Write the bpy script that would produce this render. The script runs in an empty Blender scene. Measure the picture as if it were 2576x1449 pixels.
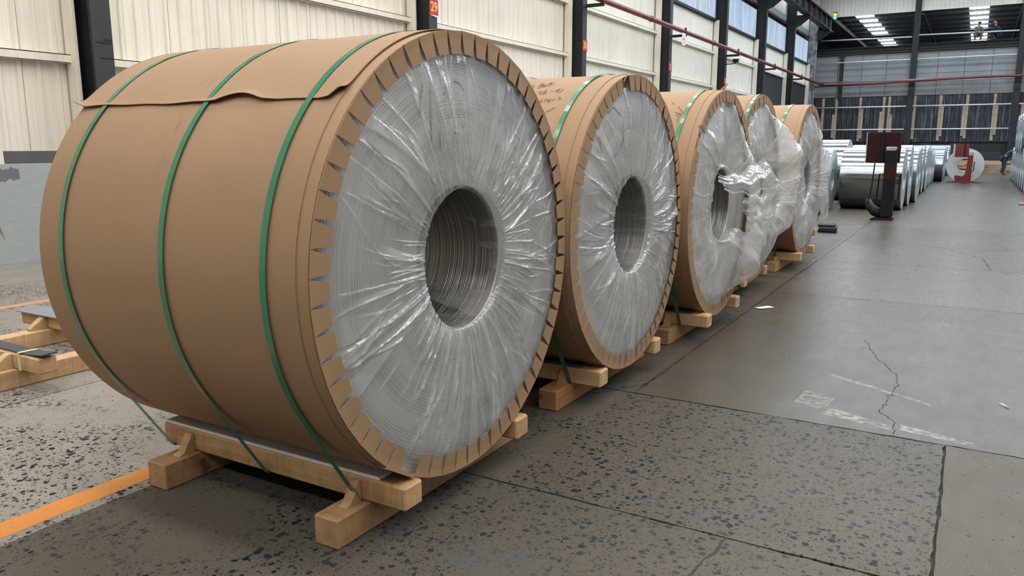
import bpy, math, random
import numpy as np
from mathutils import Vector, Matrix

# ------------------------------------------------------------------ scene, camera, world, light
scn = bpy.context.scene
COL = scn.collection
PI = math.pi
F_PX, PITCH, YAW = 1958.0, 0.1819, 0.5316
cam_d = bpy.data.cameras.new('camera')
cam_d.sensor_fit = 'HORIZONTAL'; cam_d.sensor_width = 36.0; cam_d.lens = F_PX / 2576 * 36.0
cam_d.clip_end = 300
cam = bpy.data.objects.new('camera', cam_d); COL.objects.link(cam)
fw = Vector((-math.sin(YAW) * math.cos(PITCH), math.cos(YAW) * math.cos(PITCH), -math.sin(PITCH)))
rt = Vector((math.cos(YAW), math.sin(YAW), 0)); up = rt.cross(fw)
mw = Matrix((rt, up, -fw)).transposed().to_4x4(); mw.translation = (0, 0, 1.5)
cam.matrix_world = mw
scn.camera = cam
world = bpy.data.worlds.new('sky'); scn.world = world; world.use_nodes = True
wb = world.node_tree.nodes['Background']
wb.inputs[0].default_value = (0.72, 0.82, 1.0, 1); wb.inputs[1].default_value = 1.0
SKYLIGHT = 10.0          # strength of the translucent roof lights
WINDOW = 1.15           # strength of the translucent wall sheets
scn.view_settings.view_transform = 'Standard'; scn.view_settings.look = 'None'
scn.view_settings.gamma = 1.0; scn.view_settings.use_curve_mapping = False
scn.view_settings.exposure = 0.30
scn.cycles.max_bounces = 6; scn.cycles.diffuse_bounces = 3; scn.cycles.glossy_bounces = 3; scn.cycles.transmission_bounces = 4; scn.cycles.transparent_max_bounces = 12
scn.cycles.use_light_tree = False; scn.cycles.caustics_reflective = False; scn.cycles.caustics_refractive = False

# ------------------------------------------------------------------ node helpers
class MT:
    def __init__(s, name):
        s.m = bpy.data.materials.new(name); s.m.use_nodes = True
        s.nt = s.m.node_tree; s.nt.nodes.clear()
        s.out = s.nt.nodes.new('ShaderNodeOutputMaterial')
    def n(s, t, ins=None, **props):
        nd = s.nt.nodes.new('ShaderNode' + t)
        for k, v in props.items(): setattr(nd, k, v)
        for k, v in (ins or {}).items():
            sk = nd.inputs[k]
            if isinstance(v, bpy.types.NodeSocket): s.nt.links.new(v, sk)
            else: sk.default_value = (*v, 1) if (isinstance(v, tuple) and len(v) == 3 and sk.type == 'RGBA') else v
        return nd
    def math(s, op, a, b=0.5, c=0.5, clamp=False):
        return s.n('Math', {0: a, 1: b, 2: c}, operation=op, use_clamp=clamp).outputs[0]
    def mix(s, f, a, b, blend='MIX'):
        nd = s.n('Mix', {0: f, 6: a, 7: b}, data_type='RGBA', blend_type=blend)
        return nd.outputs[2]
    def ramp(s, f, stops, interp='LINEAR'):
        nd = s.n('ValToRGB', {0: f}); cr = nd.color_ramp; cr.interpolation = interp
        while len(cr.elements) < len(stops): cr.elements.new(0.5)
        for e, (p, c) in zip(cr.elements, stops):
            e.position = p; e.color = (*c, 1) if isinstance(c, tuple) else (c, c, c, 1)
        return nd.outputs[0]
    def noise(s, v, scale, detail=3, rough=.55, dim='3D', dist=0.0):
        ins = {'Scale': scale, 'Detail': detail, 'Roughness': rough, 'Distortion': dist}
        if dim == '1D': ins['W'] = v
        else: ins['Vector'] = v
        return s.n('TexNoise', ins, noise_dimensions=dim).outputs[0]
    def mapping(s, v, scale=(1, 1, 1), rot=(0, 0, 0), loc=(0, 0, 0)):
        return s.n('Mapping', {'Vector': v, 'Scale': scale, 'Rotation': rot, 'Location': loc}).outputs[0]
    def obj(s): return s.n('TexCoord').outputs['Object']
    def pos(s): return s.n('NewGeometry').outputs['Position']
    def rnd(s): return s.n('ObjectInfo').outputs['Random']
    def bump(s, h, strength=.3, dist=.01):
        return s.n('Bump', {'Height': h, 'Strength': strength, 'Distance': dist}).outputs[0]
    def bsdf(s, col, rough=.5, metal=0.0, normal=None, **kw):
        ins = {'Base Color': col, 'Roughness': rough, 'Metallic': metal}
        ins.update(kw)
        if normal is not None: ins['Normal'] = normal
        return s.n('BsdfPrincipled', ins).outputs[0]
    def end(s, sh):
        s.nt.links.new(sh, s.out.inputs[0]); return s.m

def simple(name, col, rough=.5, metal=0.0, var=.12, scale=6.0, spec=.5):
    t = MT(name); v = t.noise(t.obj(), scale, 4)
    c = t.mix(v, tuple(x * (1 - var) for x in col), tuple(min(1, x * (1 + var)) for x in col))
    return t.end(t.bsdf(c, rough, metal, **{'Specular IOR Level': spec}))

def emis(name, col, strength):
    t = MT(name); return t.end(t.n('Emission', {'Color': col, 'Strength': strength}).outputs[0])

def m_kraft(name, col, scuff=False):
    t = MT(name); o = t.obj()
    big = t.noise(o, 2.2, 3); fine = t.noise(o, 260, 2); mid = t.noise(t.mapping(o, (1, 6, 6)), 5, 4)
    c = t.mix(big, tuple(x * .9 for x in col), tuple(x * 1.08 for x in col))
    c = t.mix(t.math('MULTIPLY', fine, .22), c, (.12, .07, .03))
    c = t.mix(t.ramp(mid, [(.62, 0.0), (.8, .18)]), c, (.16, .11, .07))
    if scuff:
        # grey rub mark round the wrap beside the middle strap
        x = t.n('SeparateXYZ', {0: o}).outputs[0]
        d = t.math('ABSOLUTE', t.math('ADD', x, .80))
        band = t.ramp(d, [(.01, .45), (.075, 0.0)])
        st = t.ramp(t.noise(t.mapping(o, (60, 3, 3)), 3, 4), [(.52, 0.0), (.7, 1.0)])
        z = t.n('SeparateXYZ', {0: o}).outputs[2]
        up_ = t.ramp(z, [(.15, .0), (.5, 1.0)])
        f = t.math('MULTIPLY', t.math('MULTIPLY', band, st), up_)
        c = t.mix(f, c, (.10, .075, .06))
    return t.end(t.bsdf(c, .66, normal=t.bump(fine, .08, .002), **{'Specular IOR Level': .45}))

KRAFT = m_kraft('kraft_board', (.355, .225, .126))
KRAFT_S = m_kraft('kraft_board_scuffed', (.355, .225, .126), True)
KRAFT_T = m_kraft('kraft_tab_board', (.345, .215, .115))

def m_strap():
    t = MT('green_strap'); o = t.obj()
    c = t.mix(t.noise(o, 3, 3), (.018, .155, .075), (.03, .215, .11))
    return t.end(t.bsdf(c, .28, **{'Coat Weight': .3}))
STRAP = m_strap()

def m_coilface():
    t = MT('coil_edge_metal'); o = t.obj()
    s = t.n('SeparateXYZ', {0: o})
    r = t.math('SQRT', t.math('ADD', t.math('POWER', s.outputs[1], 2.0), t.math('POWER', s.outputs[2], 2.0)))
    ang = t.math('ARCTAN2', s.outputs[1], s.outputs[2])
    rings = t.noise(t.math('MULTIPLY', r, 1.0), 210, 3, .75, '1D')
    sec = t.noise(t.n('CombineXYZ', {0: ang, 1: t.math('MULTIPLY', r, 5.0), 2: 0.0}).outputs[0], 1.6, 3)
    amp = t.ramp(sec, [(.35, .25), (.65, 1.0)])
    k = t.math('MULTIPLY', t.ramp(rings, [(.38, 0.0), (.62, 1.0)]), amp)
    c = t.mix(k, (.68, .67, .64), (.17, .167, .16))
    return t.end(t.bsdf(c, .45, .5, t.bump(rings, .6, .004)))
COILFACE = m_coilface()

def m_bore():
    t = MT('coil_bore_metal'); o = t.obj()
    x = t.n('SeparateXYZ', {0: o}).outputs[0]
    rings = t.noise(x, 130, 3, .8, '1D')
    c = t.mix(t.ramp(rings, [(.4, 0.0), (.65, 1.0)]), (.10, .09, .085), (.52, .49, .46))
    return t.end(t.bsdf(c, .3, .9, t.bump(rings, .8, .006)))
BORE = m_bore()

def m_film():
    t = MT('plastic_film'); o = t.obj()
    dn = t.n('Attribute', attribute_name='dens').outputs['Fac']
    n1 = t.noise(o, 14, 2, .6)
    nm = t.bump(n1, .22, .012)
    f = t.math('MULTIPLY', dn, t.ramp(n1, [(.3, .85), (.75, 1.12)]), clamp=True)
    body = t.n('MixShader', {0: .45, 1: t.n('BsdfDiffuse', {'Color': (.86, .86, .85), 'Normal': nm}).outputs[0],
                             2: t.n('BsdfTranslucent', {'Color': (.86, .86, .85), 'Normal': nm}).outputs[0]}).outputs[0]
    a = t.n('MixShader', {0: f, 1: t.n('BsdfTransparent', {'Color': (.97, .97, .97)}).outputs[0], 2: body}).outputs[0]
    fr = t.math('POWER', t.n('LayerWeight', {'Blend': .5, 'Normal': nm}).outputs['Facing'], 4.0)
    g = t.n('BsdfGlossy', {'Color': (1, 1, 1), 'Roughness': .10, 'Normal': nm}).outputs[0]
    return t.end(t.n('MixShader', {0: t.math('ADD', t.math('MULTIPLY', fr, .8), .045, clamp=True), 1: a, 2: g}).outputs[0])
FILM = m_film()

def m_wood(name, c1, c2, axis=0, dark=(.12, .06, .025)):
    t = MT(name); o = t.obj()
    sc = [14, 14, 14]; sc[axis] = 1.2
    off = t.n('CombineXYZ', {0: t.math('MULTIPLY', t.rnd(), 37.0), 1: t.math('MULTIPLY', t.rnd(), 11.0), 2: 0.0}).outputs[0]
    v = t.n('VectorMath', {0: o, 1: off}, operation='ADD').outputs[0]
    g = t.noise(t.mapping(v, tuple(sc)), 1.6, 5, .6, dist=.6)
    f = t.noise(v, 5, 3)
    c = t.mix(t.ramp(g, [(.3, 0.0), (.7, 1.0)]), c1, c2)
    c = t.mix(t.ramp(f, [(.58, 0.0), (.75, .6)]), c, dark)
    sp = [30, 30, 30]; sp[axis] = 2.5
    kn = t.noise(t.mapping(v, (3, 3, 3)), 2.4, 2)
    c = t.mix(t.ramp(kn, [(.68, 0.0), (.72, .7)]), c, dark)
    saw = [3, 3, 3]; saw[axis] = 26
    sw = t.noise(t.mapping(v, tuple(saw)), 1.0, 4, .7)
    c = t.mix(t.ramp(sw, [(.5, 0.0), (.72, .45)]), c, tuple(x * .45 for x in c1))
    return t.end(t.bsdf(c, .75, normal=t.bump(t.math('ADD', g, t.math('MULTIPLY', sw, .6)), .3, .004)))
WOOD_X = m_wood('timber_beam', (.40, .23, .105), (.54, .345, .17), 0)
WOOD_Y = m_wood('timber_runner', (.32, .18, .082), (.43, .26, .125), 1)
WOOD_P = m_wood('pale_timber', (.47, .29, .145), (.59, .39, .21), 0, (.3, .19, .1))
WOOD_PY = m_wood('pale_timber_long', (.47, .29, .145), (.59, .39, .21), 1, (.3, .19, .1))
WOOD_R = m_wood('red_timber_runner', (.34, .155, .065), (.46, .225, .095), 1)
PLANK = m_wood('old_plank', (.36, .27, .19), (.52, .41, .30), 2)
PAD_W = simple('white_foam_pad', (.88, .88, .87), .7)
PAD_D = simple('dark_rubber_pad', (.045, .05, .055), .6)
PAD_G = simple('grey_felt_pad', (.19, .20, .22), .8)
INK = simple('black_marker', (.012, .011, .012), .5)
TAPE = simple('yellowed_tape', (.62, .60, .36), .25)

def m_silver():
    t = MT('bare_aluminium'); o = t.obj()
    n = t.noise(t.mapping(o, (2, 26, 26)), 1.5, 3)
    return t.end(t.bsdf(t.mix(n, (.25, .285, .31), (.38, .42, .45)), t.math('ADD', t.math('MULTIPLY', n, .1), .13), 1.0))
SILVER = m_silver()
SILVER_E = simple('aluminium_coil_edge', (.60, .66, .70), .42, .8)

def m_cream(name='cream_sheet', base=(.90, .845, .735)):
    t = MT(name); p = t.pos()
    st = t.noise(t.mapping(p, (9, 9, .25)), 2.2, 5, .65)
    bl = t.noise(p, .9, 4)
    c = t.mix(t.ramp(st, [(.42, 0.0), (.75, .55)]), base, (.60, .545, .44))
    c = t.mix(t.ramp(bl, [(.55, 0.0), (.8, .35)]), c, (.56, .54, .48))
    c = t.mix(t.math('MULTIPLY', t.rnd(), .12), c, (.6, .55, .45))
    return t.end(t.bsdf(c, .5))
CREAM = m_cream()
def m_painted():
    t = MT('charcoal_steel'); p = t.pos()
    n = t.noise(t.mapping(p, (3, 3, .8)), 2.0, 5, .6)
    c = t.mix(n, (.018, .019, .021), (.045, .046, .049))
    c = t.mix(t.ramp(t.noise(p, 5, 4), [(.66, 0.0), (.72, .4)]), c, (.09, .085, .08))
    return t.end(t.bsdf(c, .5, **{'Specular IOR Level': .2}))
STEEL = m_painted()
STEEL_L = simple('grey_flange_paint', (.05, .051, .054), .5, 0, .12, 6, .2)
GALV = simple('galvanised_steel', (.55, .56, .57), .45, .6, .25, 8)
def m_mottled():
    t = MT('scraped_column_paint'); p = t.pos()
    n = t.noise(p, 2.2, 5, .7)
    return t.end(t.bsdf(t.ramp(n, [(.38, (.10, .105, .11)), (.52, (.33, .34, .35)), (.7, (.52, .53, .53))]), .6))
MOTTLED = m_mottled()
RAIL = simple('pale_steel_tube', (.72, .70, .66), .4, .1)
REDPIPE = simple('red_pipe_paint', (.17, .022, .025), .42, 0, .3, 4)
RUST = simple('rusty_rail', (.16, .07, .045), .6, .3, .3)
REDHOOK = simple('worn_red_paint', (.15, .014, .015), .5, 0, .6, 5)
DARKRED = simple('dark_oxide_red', (.030, .008, .009), .55, 0, .5, 4, .15)
BLACKST = simple('greasy_black_steel', (.012, .012, .013), .5, 0, .4, 6, .15)
WORN = simple('worn_edge_steel', (.42, .40, .37), .5, .3, .5, 14)
SIGNRED = simple('red_sign_plate', (.45, .03, .025), .5, 0, .35, 12)
SIGNYEL = simple('yellow_sign_digits', (.85, .48, .12), .5)
SIGNWHITE = simple('white_sign_plate', (.82, .78, .77), .5)
SIGNPINK = simple('faded_red_print', (.60, .10, .12), .5)

def m_concrete_wall():
    t = MT('shutter_concrete'); p = t.pos()
    a = t.noise(p, .7, 5, .6); b = t.noise(t.mapping(p, (1, 1, .6)), 5, 4)
    c = t.mix(a, (.19, .19, .19), (.36, .355, .35))
    c = t.mix(t.ramp(b, [(.6, 0.0), (.78, .55)]), c, (.11, .115, .12))
    return t.end(t.bsdf(c, .8))
CONCW = m_concrete_wall()
def m_blackboard():
    t = MT('dark_waterproof_board'); p = t.pos()
    st = t.noise(t.mapping(p, (7, 7, .18)), 2.4, 5, .7)
    c = t.mix(t.ramp(st, [(.52, 0.0), (.66, .9)]), (.008, .011, .018), (.22, .23, .25))
    return t.end(t.bsdf(c, .55))
DARKBOARD = m_blackboard()
DARKBLOCK = simple('dark_grey_infill', (.03, .031, .034), .75, 0, .35, 3)
ROOFD = simple('blue_black_roof_sheet', (.05, .062, .08), .35, .3)
PURLIN = simple('blue_grey_purlin', (.24, .29, .37), .3, .3)
CEIL = simple('grey_roof_sheet', (.13, .135, .14), .6)
SKYL = emis('translucent_roof_light', (1.0, .975, .94), SKYLIGHT)
SKYB = emis('clear_roof_light', (.76, .88, 1.0), SKYLIGHT)

def m_window():
    t = MT('translucent_wall_sheet'); p = t.pos()
    st = t.noise(t.mapping(p, (1, 6, .10)), 1.7, 5, .75)
    big = t.noise(t.mapping(p, (1, .5, .8)), 1.0, 3)
    c = t.ramp(st, [(.30, (.10, .13, .15)), (.44, (.26, .36, .52)), (.56, (.48, .58, .76)), (.7, (.62, .68, .74)), (.82, (.95, 1.0, 1.0))])
    c = t.mix(t.ramp(big, [(.4, 0.0), (.7, .5)]), c, (.40, .43, .42))
    e = t.n('Emission', {'Color': c, 'Strength': WINDOW}).outputs[0]
    return t.end(t.n('MixShader', {0: .3, 1: e, 2: t.bsdf((.6, .68, .75), .35)}).outputs[0])
WIN = m_window(); WIN.cycles.emission_sampling = 'NONE'   # dim sheets, found by bounced rays
TEAL = simple('pale_green_strip', (.42, .53, .50), .5)

def m_floor():
    t = MT('polished_concrete'); p = t.pos(); s = t.n('SeparateXYZ', {0: p}); X, Y = s.outputs[0], s.outputs[1]
    big = t.noise(p, .55, 3, .6); mid = t.noise(p, 3.2, 3, .65); fine = t.noise(p, 120, 2, .7)
    c = t.mix(big, (.066, .057, .046), (.130, .117, .099))
    c = t.mix(t.math('LESS_THAN', X, t.math('ADD', -3.1, t.math('MULTIPLY', t.noise(p, 1.2, 3), .1))), c, (.335, .31, .275))  # paler left concrete, with the bright-to-shade change beside the coils painted in
    c = t.mix(t.math('MULTIPLY', mid, .5), c, (.088, .080, .068))
    c = t.mix(t.ramp(fine, [(.30, .6), (.5, 0.0)]), c, (.05, .046, .041))
    c = t.mix(t.ramp(fine, [(.64, 0.0), (.74, .5)]), c, (.34, .32, .29))
    c = t.mix(1.0, c, t.ramp(t.rnd(), [(0.0, (.84, .82, .79)), (1.0, (1.06, 1.06, 1.06))]), 'MULTIPLY')
    # exposed dark stones in the worn slabs
    wv = t.n('VectorMath', {0: t.mapping(p, (1, 1, 0)), 1: t.n('VectorMath', {0: t.n('TexNoise', {'Vector': p, 'Scale': 26.0, 'Detail': 1.0}).outputs[1], 'Scale': .018}, operation='SCALE').outputs[0]}, operation='ADD').outputs[0]
    def stones(scale, rad, keep):
        vo = t.n('TexVoronoi', {'Vector': wv, 'Scale': scale, 'Randomness': 1.0})
        ce = t.n('SeparateColor', {0: vo.outputs['Color']})
        size = t.math('MULTIPLY', ce.outputs[1], rad)
        inside = t.math('GREATER_THAN', size, vo.outputs['Distance'])
        k = t.math('LESS_THAN', ce.outputs[0], keep)
        return t.math('MULTIPLY', inside, k), ce.outputs[2]
    patch = t.ramp(t.noise(t.mapping(p, (1, 1, 1), loc=(3.3, 1.7, 0)), 1.05, 3, .6), [(.40, 0.0), (.52, 1.0)])
    near = t.math('MULTIPLY', t.math('LESS_THAN', Y, 7.9), t.math('GREATER_THAN', X, -9.0))
    slabA = t.math('MULTIPLY', t.math('LESS_THAN', Y, 4.34), t.math('LESS_THAN', X, 0.0))
    leftA = t.math('LESS_THAN', X, -1.72)
    where = t.math('MULTIPLY', near, t.math('MAXIMUM', slabA, leftA))
    inA = t.math('MULTIPLY', t.math('GREATER_THAN', X, -1.72), slabA)
    pm = t.math('MAXIMUM', patch, t.math('MULTIPLY', inA, .8))
    pm = t.math('MULTIPLY', pm, where)
    s1, v1 = stones(38, .62, .5); s2, v2 = stones(85, .62, .5)
    dark = t.mix(v1, (.006, .0065, .008), (.028, .029, .032))
    c = t.mix(t.math('MULTIPLY', s1, pm), c, dark)
    c = t.mix(t.math('MULTIPLY', t.math('MULTIPLY', s2, pm), .8), c, dark)
    s3, v3 = stones(60, .4, .10)
    c = t.mix(t.math('MULTIPLY', s3, near), c, (.03, .03, .032))
    # warm-brown darker slab towards the camera and between the coils
    warm = t.math('MULTIPLY', t.math('LESS_THAN', Y, 2.83), t.math('GREATER_THAN', X, -2.0))
    c = t.mix(t.math('MULTIPLY', warm, .25), c, (.075, .07, .06))
    # oil stain beside the first coil and damp patches by the joint
    def blob(cx, cy, rx, ry, w=.35):
        dx = t.math('DIVIDE', t.math('SUBTRACT', X, cx), rx); dy = t.math('DIVIDE', t.math('SUBTRACT', Y, cy), ry)
        d = t.math('SQRT', t.math('ADD', t.math('MULTIPLY', dx, dx), t.math('MULTIPLY', dy, dy)))
        d = t.math('ADD', d, t.math('MULTIPLY', t.math('SUBTRACT', t.noise(p, 9, 3), .5), w * 2))
        return t.ramp(d, [(.86, 1.0), (.98, 0.0)])
    st = blob(-1.755, 3.36, .115, .145)
    c = t.mix(t.math('MULTIPLY', st, .8), c, (.085, .076, .058))
    st2 = t.math('MAXIMUM', blob(-1.52, 4.85, .17, .10, .8), blob(-1.36, 5.05, .12, .07, .8))
    c = t.mix(t.math('MULTIPLY', st2, .55), c, (.075, .07, .062))
    st3 = blob(-1.35, 2.22, .28, .12, .7)
    c = t.mix(t.math('MULTIPLY', st3, .5), c, (.085, .083, .08))
    # tyre scuffs on the aisle
    sc = t.noise(t.mapping(p, (5, 1.2, 1), rot=(0, 0, .5)), 3.0, 3, .7)
    c = t.mix(t.math('MULTIPLY', t.ramp(sc, [(.55, 0.0), (.72, .5)]), t.math('GREATER_THAN', X, -1.6)), c, (.08, .076, .07))
    rgh = t.math('ADD', .10, t.math('MULTIPLY', t.math('ADD', t.math('MULTIPLY', mid, .5), t.math('MULTIPLY', sc, .5)), .42))
    rgh = t.math('ADD', rgh, t.math('MULTIPLY', t.math('LESS_THAN', X, -1.72), .16))
    rgh = t.math('ADD', rgh, t.math('MULTIPLY', t.math('LESS_THAN', Y, 4.34), .16))
    rgh = t.math('SUBTRACT', rgh, t.math('MULTIPLY', st, .1))
    return t.end(t.bsdf(c, rgh, normal=t.bump(fine, .06, .003), **{'Specular IOR Level': .12}))
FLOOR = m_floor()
DIRT = simple('joint_dirt', (.035, .032, .028), .9)
def m_orange(name, col, wear):
    t = MT(name); p = t.pos()
    n = t.noise(p, 9, 6, .75); d = t.noise(p, 45, 3)
    c = t.mix(n, tuple(x * .85 for x in col), col)
    c = t.mix(t.ramp(d, [(.60, 0.0), (.72, wear)]), c, (.16, .12, .08))
    return t.end(t.bsdf(c, .55))
ORANGE = m_orange('orange_floor_paint', (.62, .235, .035), .6)
ORANGE_F = m_orange('faded_orange_floor_paint', (.47, .27, .15), .9)

# ------------------------------------------------------------------ mesh helpers
class MB:
    def __init__(s): s.v = []; s.f = []
    def add(s, vs, fs):
        b = len(s.v); s.v += [tuple(v) for v in vs]; s.f += [tuple(b + i for i in f) for f in fs]; return s
    def box(s, x0, x1, y0, y1, z0, z1):
        vs = [(x, y, z) for z in (z0, z1) for y in (y0, y1) for x in (x0, x1)]
        return s.add(vs, [(0, 2, 3, 1), (4, 5, 7, 6), (0, 1, 5, 4), (2, 6, 7, 3), (0, 4, 6, 2), (1, 3, 7, 5)])
    def cbox(s, x0, x1, y0, y1, z0, z1, b=.004):
        # box with chamfered edges (24 verts)
        import itertools
        vs = []; idx = {}
        X, Y, Z = (x0, x1), (y0, y1), (z0, z1)
        for i, j, k in itertools.product((0, 1), repeat=3):
            sx, sy, sz = (1, -1)[i], (1, -1)[j], (1, -1)[k]
            for a in range(3):
                p = [X[i] + sx * b, Y[j] + sy * b, Z[k] + sz * b]
                p[a] = (X[i], Y[j], Z[k])[a]
                idx[(i, j, k, a)] = len(vs); vs.append(p)
        fs = []
        for a in range(3):
            o = [q for q in range(3) if q != a]
            for side in (0, 1):
                ring = []
                for (p, q) in ((0, 0), (1, 0), (1, 1), (0, 1)):
                    c = [0, 0, 0]; c[a] = side; c[o[0]] = p; c[o[1]] = q; ring.append(idx[(*c, a)])
                flip = (side == 0) != (a == 1)
                fs.append(tuple(reversed(ring)) if flip else tuple(ring))
        for a in range(3):
            o = [q for q in range(3) if q != a]
            for p in (0, 1):
                for q in (0, 1):
                    c0 = [0, 0, 0]; c0[o[0]] = p; c0[o[1]] = q; c1 = list(c0); c1[a] = 1
                    fs.append((idx[(*c0, o[0])], idx[(*c1, o[0])], idx[(*c1, o[1])], idx[(*c0, o[1])]))
        for i, j, k in itertools.product((0, 1), repeat=3):
            fs.append((idx[(i, j, k, 0)], idx[(i, j, k, 1)], idx[(i, j, k, 2)]))
        return s.add(vs, fs)
    def prism(s, poly, ax, a0, a1):
        # poly: 2-D outline; ax: extrusion axis
        n = len(poly)
        def P(u, w, t):
            return {0: (t, u, w), 1: (u, t, w), 2: (u, w, t)}[ax]
        vs = [P(u, w, a0) for u, w in poly] + [P(u, w, a1) for u, w in poly]
        fs = [tuple(range(n - 1, -1, -1)), tuple(range(n, 2 * n))]
        fs += [(i, (i + 1) % n, n + (i + 1) % n, n + i) for i in range(n)]
        return s.add(vs, fs)
    def tube(s, pts, r, n=8, caps=True):
        pts = [Vector(p) for p in pts]; rs = r if isinstance(r, (list, tuple)) else [r] * len(pts)
        vs = []; prev = None
        for i, p in enumerate(pts):
            d = (pts[min(i + 1, len(pts) - 1)] - pts[max(i - 1, 0)]).normalized()
            if prev is None:
                a = Vector((0, 0, 1)) if abs(d.z) < .9 else Vector((1, 0, 0))
                u = d.cross(a).normalized()
            else:
                u = (prev - d * prev.dot(d)).normalized()
            prev = u; w = d.cross(u)
            vs += [p + (u * math.cos(2 * PI * k / n) + w * math.sin(2 * PI * k / n)) * rs[i] for k in range(n)]
        fs = [(i * n + k, i * n + (k + 1) % n, (i + 1) * n + (k + 1) % n, (i + 1) * n + k) for i in range(len(pts) - 1) for k in range(n)]
        if caps: fs += [tuple(range(n - 1, -1, -1)), tuple((len(pts) - 1) * n + k for k in range(n))]
        return s.add(vs, fs)
    def lathe(s, prof, n=96, a0=0.0, a1=2 * PI):
        # profile of (x, r) swept round the X axis; angle measured in the YZ plane
        full = abs(a1 - a0 - 2 * PI) < 1e-6; m = n if full else n + 1
        vs = [(x, r * math.cos(a0 + (a1 - a0) * k / n), r * math.sin(a0 + (a1 - a0) * k / n)) for x, r in prof for k in range(m)]
        fs = []
        for i in range(len(prof) - 1):
            for k in range(n):
                k2 = (k + 1) % m
                fs.append((i * m + k, i * m + k2, (i + 1) * m + k2, (i + 1) * m + k))
        return s.add(vs, fs)
    def mesh(s, name, mat, smooth=False):
        me = bpy.data.meshes.new(name); me.from_pydata(s.v, [], s.f); me.update()
        if mat: me.materials.append(mat)
        if smooth: me.polygons.foreach_set('use_smooth', [True] * len(me.polygons))
        return me
    def obj(s, name, mat, parent=None, smooth=False, loc=None):
        return link(name, s.mesh(name, mat, smooth), parent, loc)

def link(name, data, parent=None, loc=None, rot=None):
    o = bpy.data.objects.new(name, data); COL.objects.link(o)
    if parent is not None: o.parent = parent
    if loc is not None: o.location = loc
    if rot is not None: o.rotation_euler = rot
    return o
def tag(o, label, cat, group=None):
    o['label'] = label; o['category'] = cat
    if group: o['group'] = group
    return o
def thing(name, label, cat, loc=(0, 0, 0), group=None, rotz=0.0):
    return tag(link(name, None, None, loc, (0, 0, rotz)), label, cat, group)
def struct(o): o['kind'] = 'structure'; return o
def autosmooth(o, ang=35):
    me = o.data
    me.polygons.foreach_set('use_smooth', [True] * len(me.polygons))
    me.set_sharp_from_angle(angle=math.radians(ang))
    return o

# ------------------------------------------------------------------ the setting: floor
rng = random.Random(5)
XW, XR = -11.55, 14.0        # sheet planes of the side walls
YB, YE = 65.0, -30.0         # end walls
floor = struct(MB().box(XW - .4, XR + .4, YE - .4, YB + .2, -.30, -.014).obj('floor', DIRT))
def jag_poly(x0, x1, y0, y1, amp):
    g = .0022; pts = []
    def edge(ax, ay, bx, by):
        L = math.hypot(bx - ax, by - ay); n = max(2, min(60, int(L / .05)))
        nx, ny = -(by - ay) / L, (bx - ax) / L
        for i in range(n):
            f = i / n; j = 0 if i == 0 else abs(rng.gauss(0, amp))
            pts.append((ax + (bx - ax) * f + nx * j, ay + (by - ay) * f + ny * j))
    edge(x0 + g, y0 + g, x1 - g, y0 + g); edge(x1 - g, y0 + g, x1 - g, y1 - g)
    edge(x1 - g, y1 - g, x0 + g, y1 - g); edge(x0 + g, y1 - g, x0 + g, y0 + g)
    return pts
slab_cols = [(-4.75, 0.0, [-14, -7, 0.6, 2.83, 4.34]), (0.0, 1.9, [-14, -7, 0.6, 4.34]),
             (-1.68, 1.9, [4.34, 8.25, 10.85, 13.15, 16.0, 22.7, 30, 38, 46, 56, 65.1]),
             (1.9, 8.0, [-30, -14, 0, 4.34, 8.25, 16, 24, 34, 46, 56, 65.1]), (8.0, 14.3, [-30, -10, 8, 24, 46, 65.1]),
             (-4.75, -1.68, [4.34, 10, 16, 22, 34, 46, 65.1]), (-11.9, -4.75, [-30, -14, -3, 4.35, 13.4, 22, 34, 46, 65.1]),
             (-4.75, 1.9, [-30, -14])]
for x0, x1, ys in slab_cols:
    for y0, y1 in zip(ys, ys[1:]):
        amp = .005 if (y1 < 12 and x1 < 3) else .0015
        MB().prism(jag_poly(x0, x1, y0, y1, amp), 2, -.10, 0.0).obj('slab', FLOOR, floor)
def crack(pts, w=.004, seed=1):
    r = random.Random(seed); L = []
    for (a, b) in zip(pts, pts[1:]):
        n = max(2, int(math.hypot(b[0] - a[0], b[1] - a[1]) / .035))
        for i in range(n):
            f = i / n; L.append((a[0] + (b[0] - a[0]) * f + r.gauss(0, .006), a[1] + (b[1] - a[1]) * f + r.gauss(0, .006)))
    L.append(pts[-1]); m = MB(); vs = []; fs = []
    for i, p in enumerate(L):
        q = L[min(i + 1, len(L) - 1)]; o = L[max(i - 1, 0)]
        d = Vector((q[0] - o[0], q[1] - o[1])); d = d.normalized() if d.length > 1e-6 else Vector((1, 0))
        ww = w * (.5 + r.random()); vs += [(p[0] - d.y * ww, p[1] + d.x * ww, .0006), (p[0] + d.y * ww, p[1] - d.x * ww, .0006)]
    fs = [(2 * i, 2 * i + 1, 2 * i + 3, 2 * i + 2) for i in range(len(L) - 1)]
    m.add(vs, fs).obj('crack', DIRT, floor)
crack([(-.62, 6.5), (-.48, 5.97), (-.33, 5.61), (-.30, 5.32), (-.34, 4.73), (-.26, 4.59), (-.24, 4.36)], .0035, 3)
crack([(-.70, 2.83), (-.72, 2.66), (-.75, 2.45)], .005, 4)
crack([(-3.1, 4.3), (-3.6, 3.9), (-4.6, 3.5)], .003, 6)
crack([(-.35, 13.2), (.2, 12.1), (.28, 11.0)], .006, 7)
crack([(-1.9, 4.18), (-1.7, 4.5), (-1.66, 4.9)], .006, 8)
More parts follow.
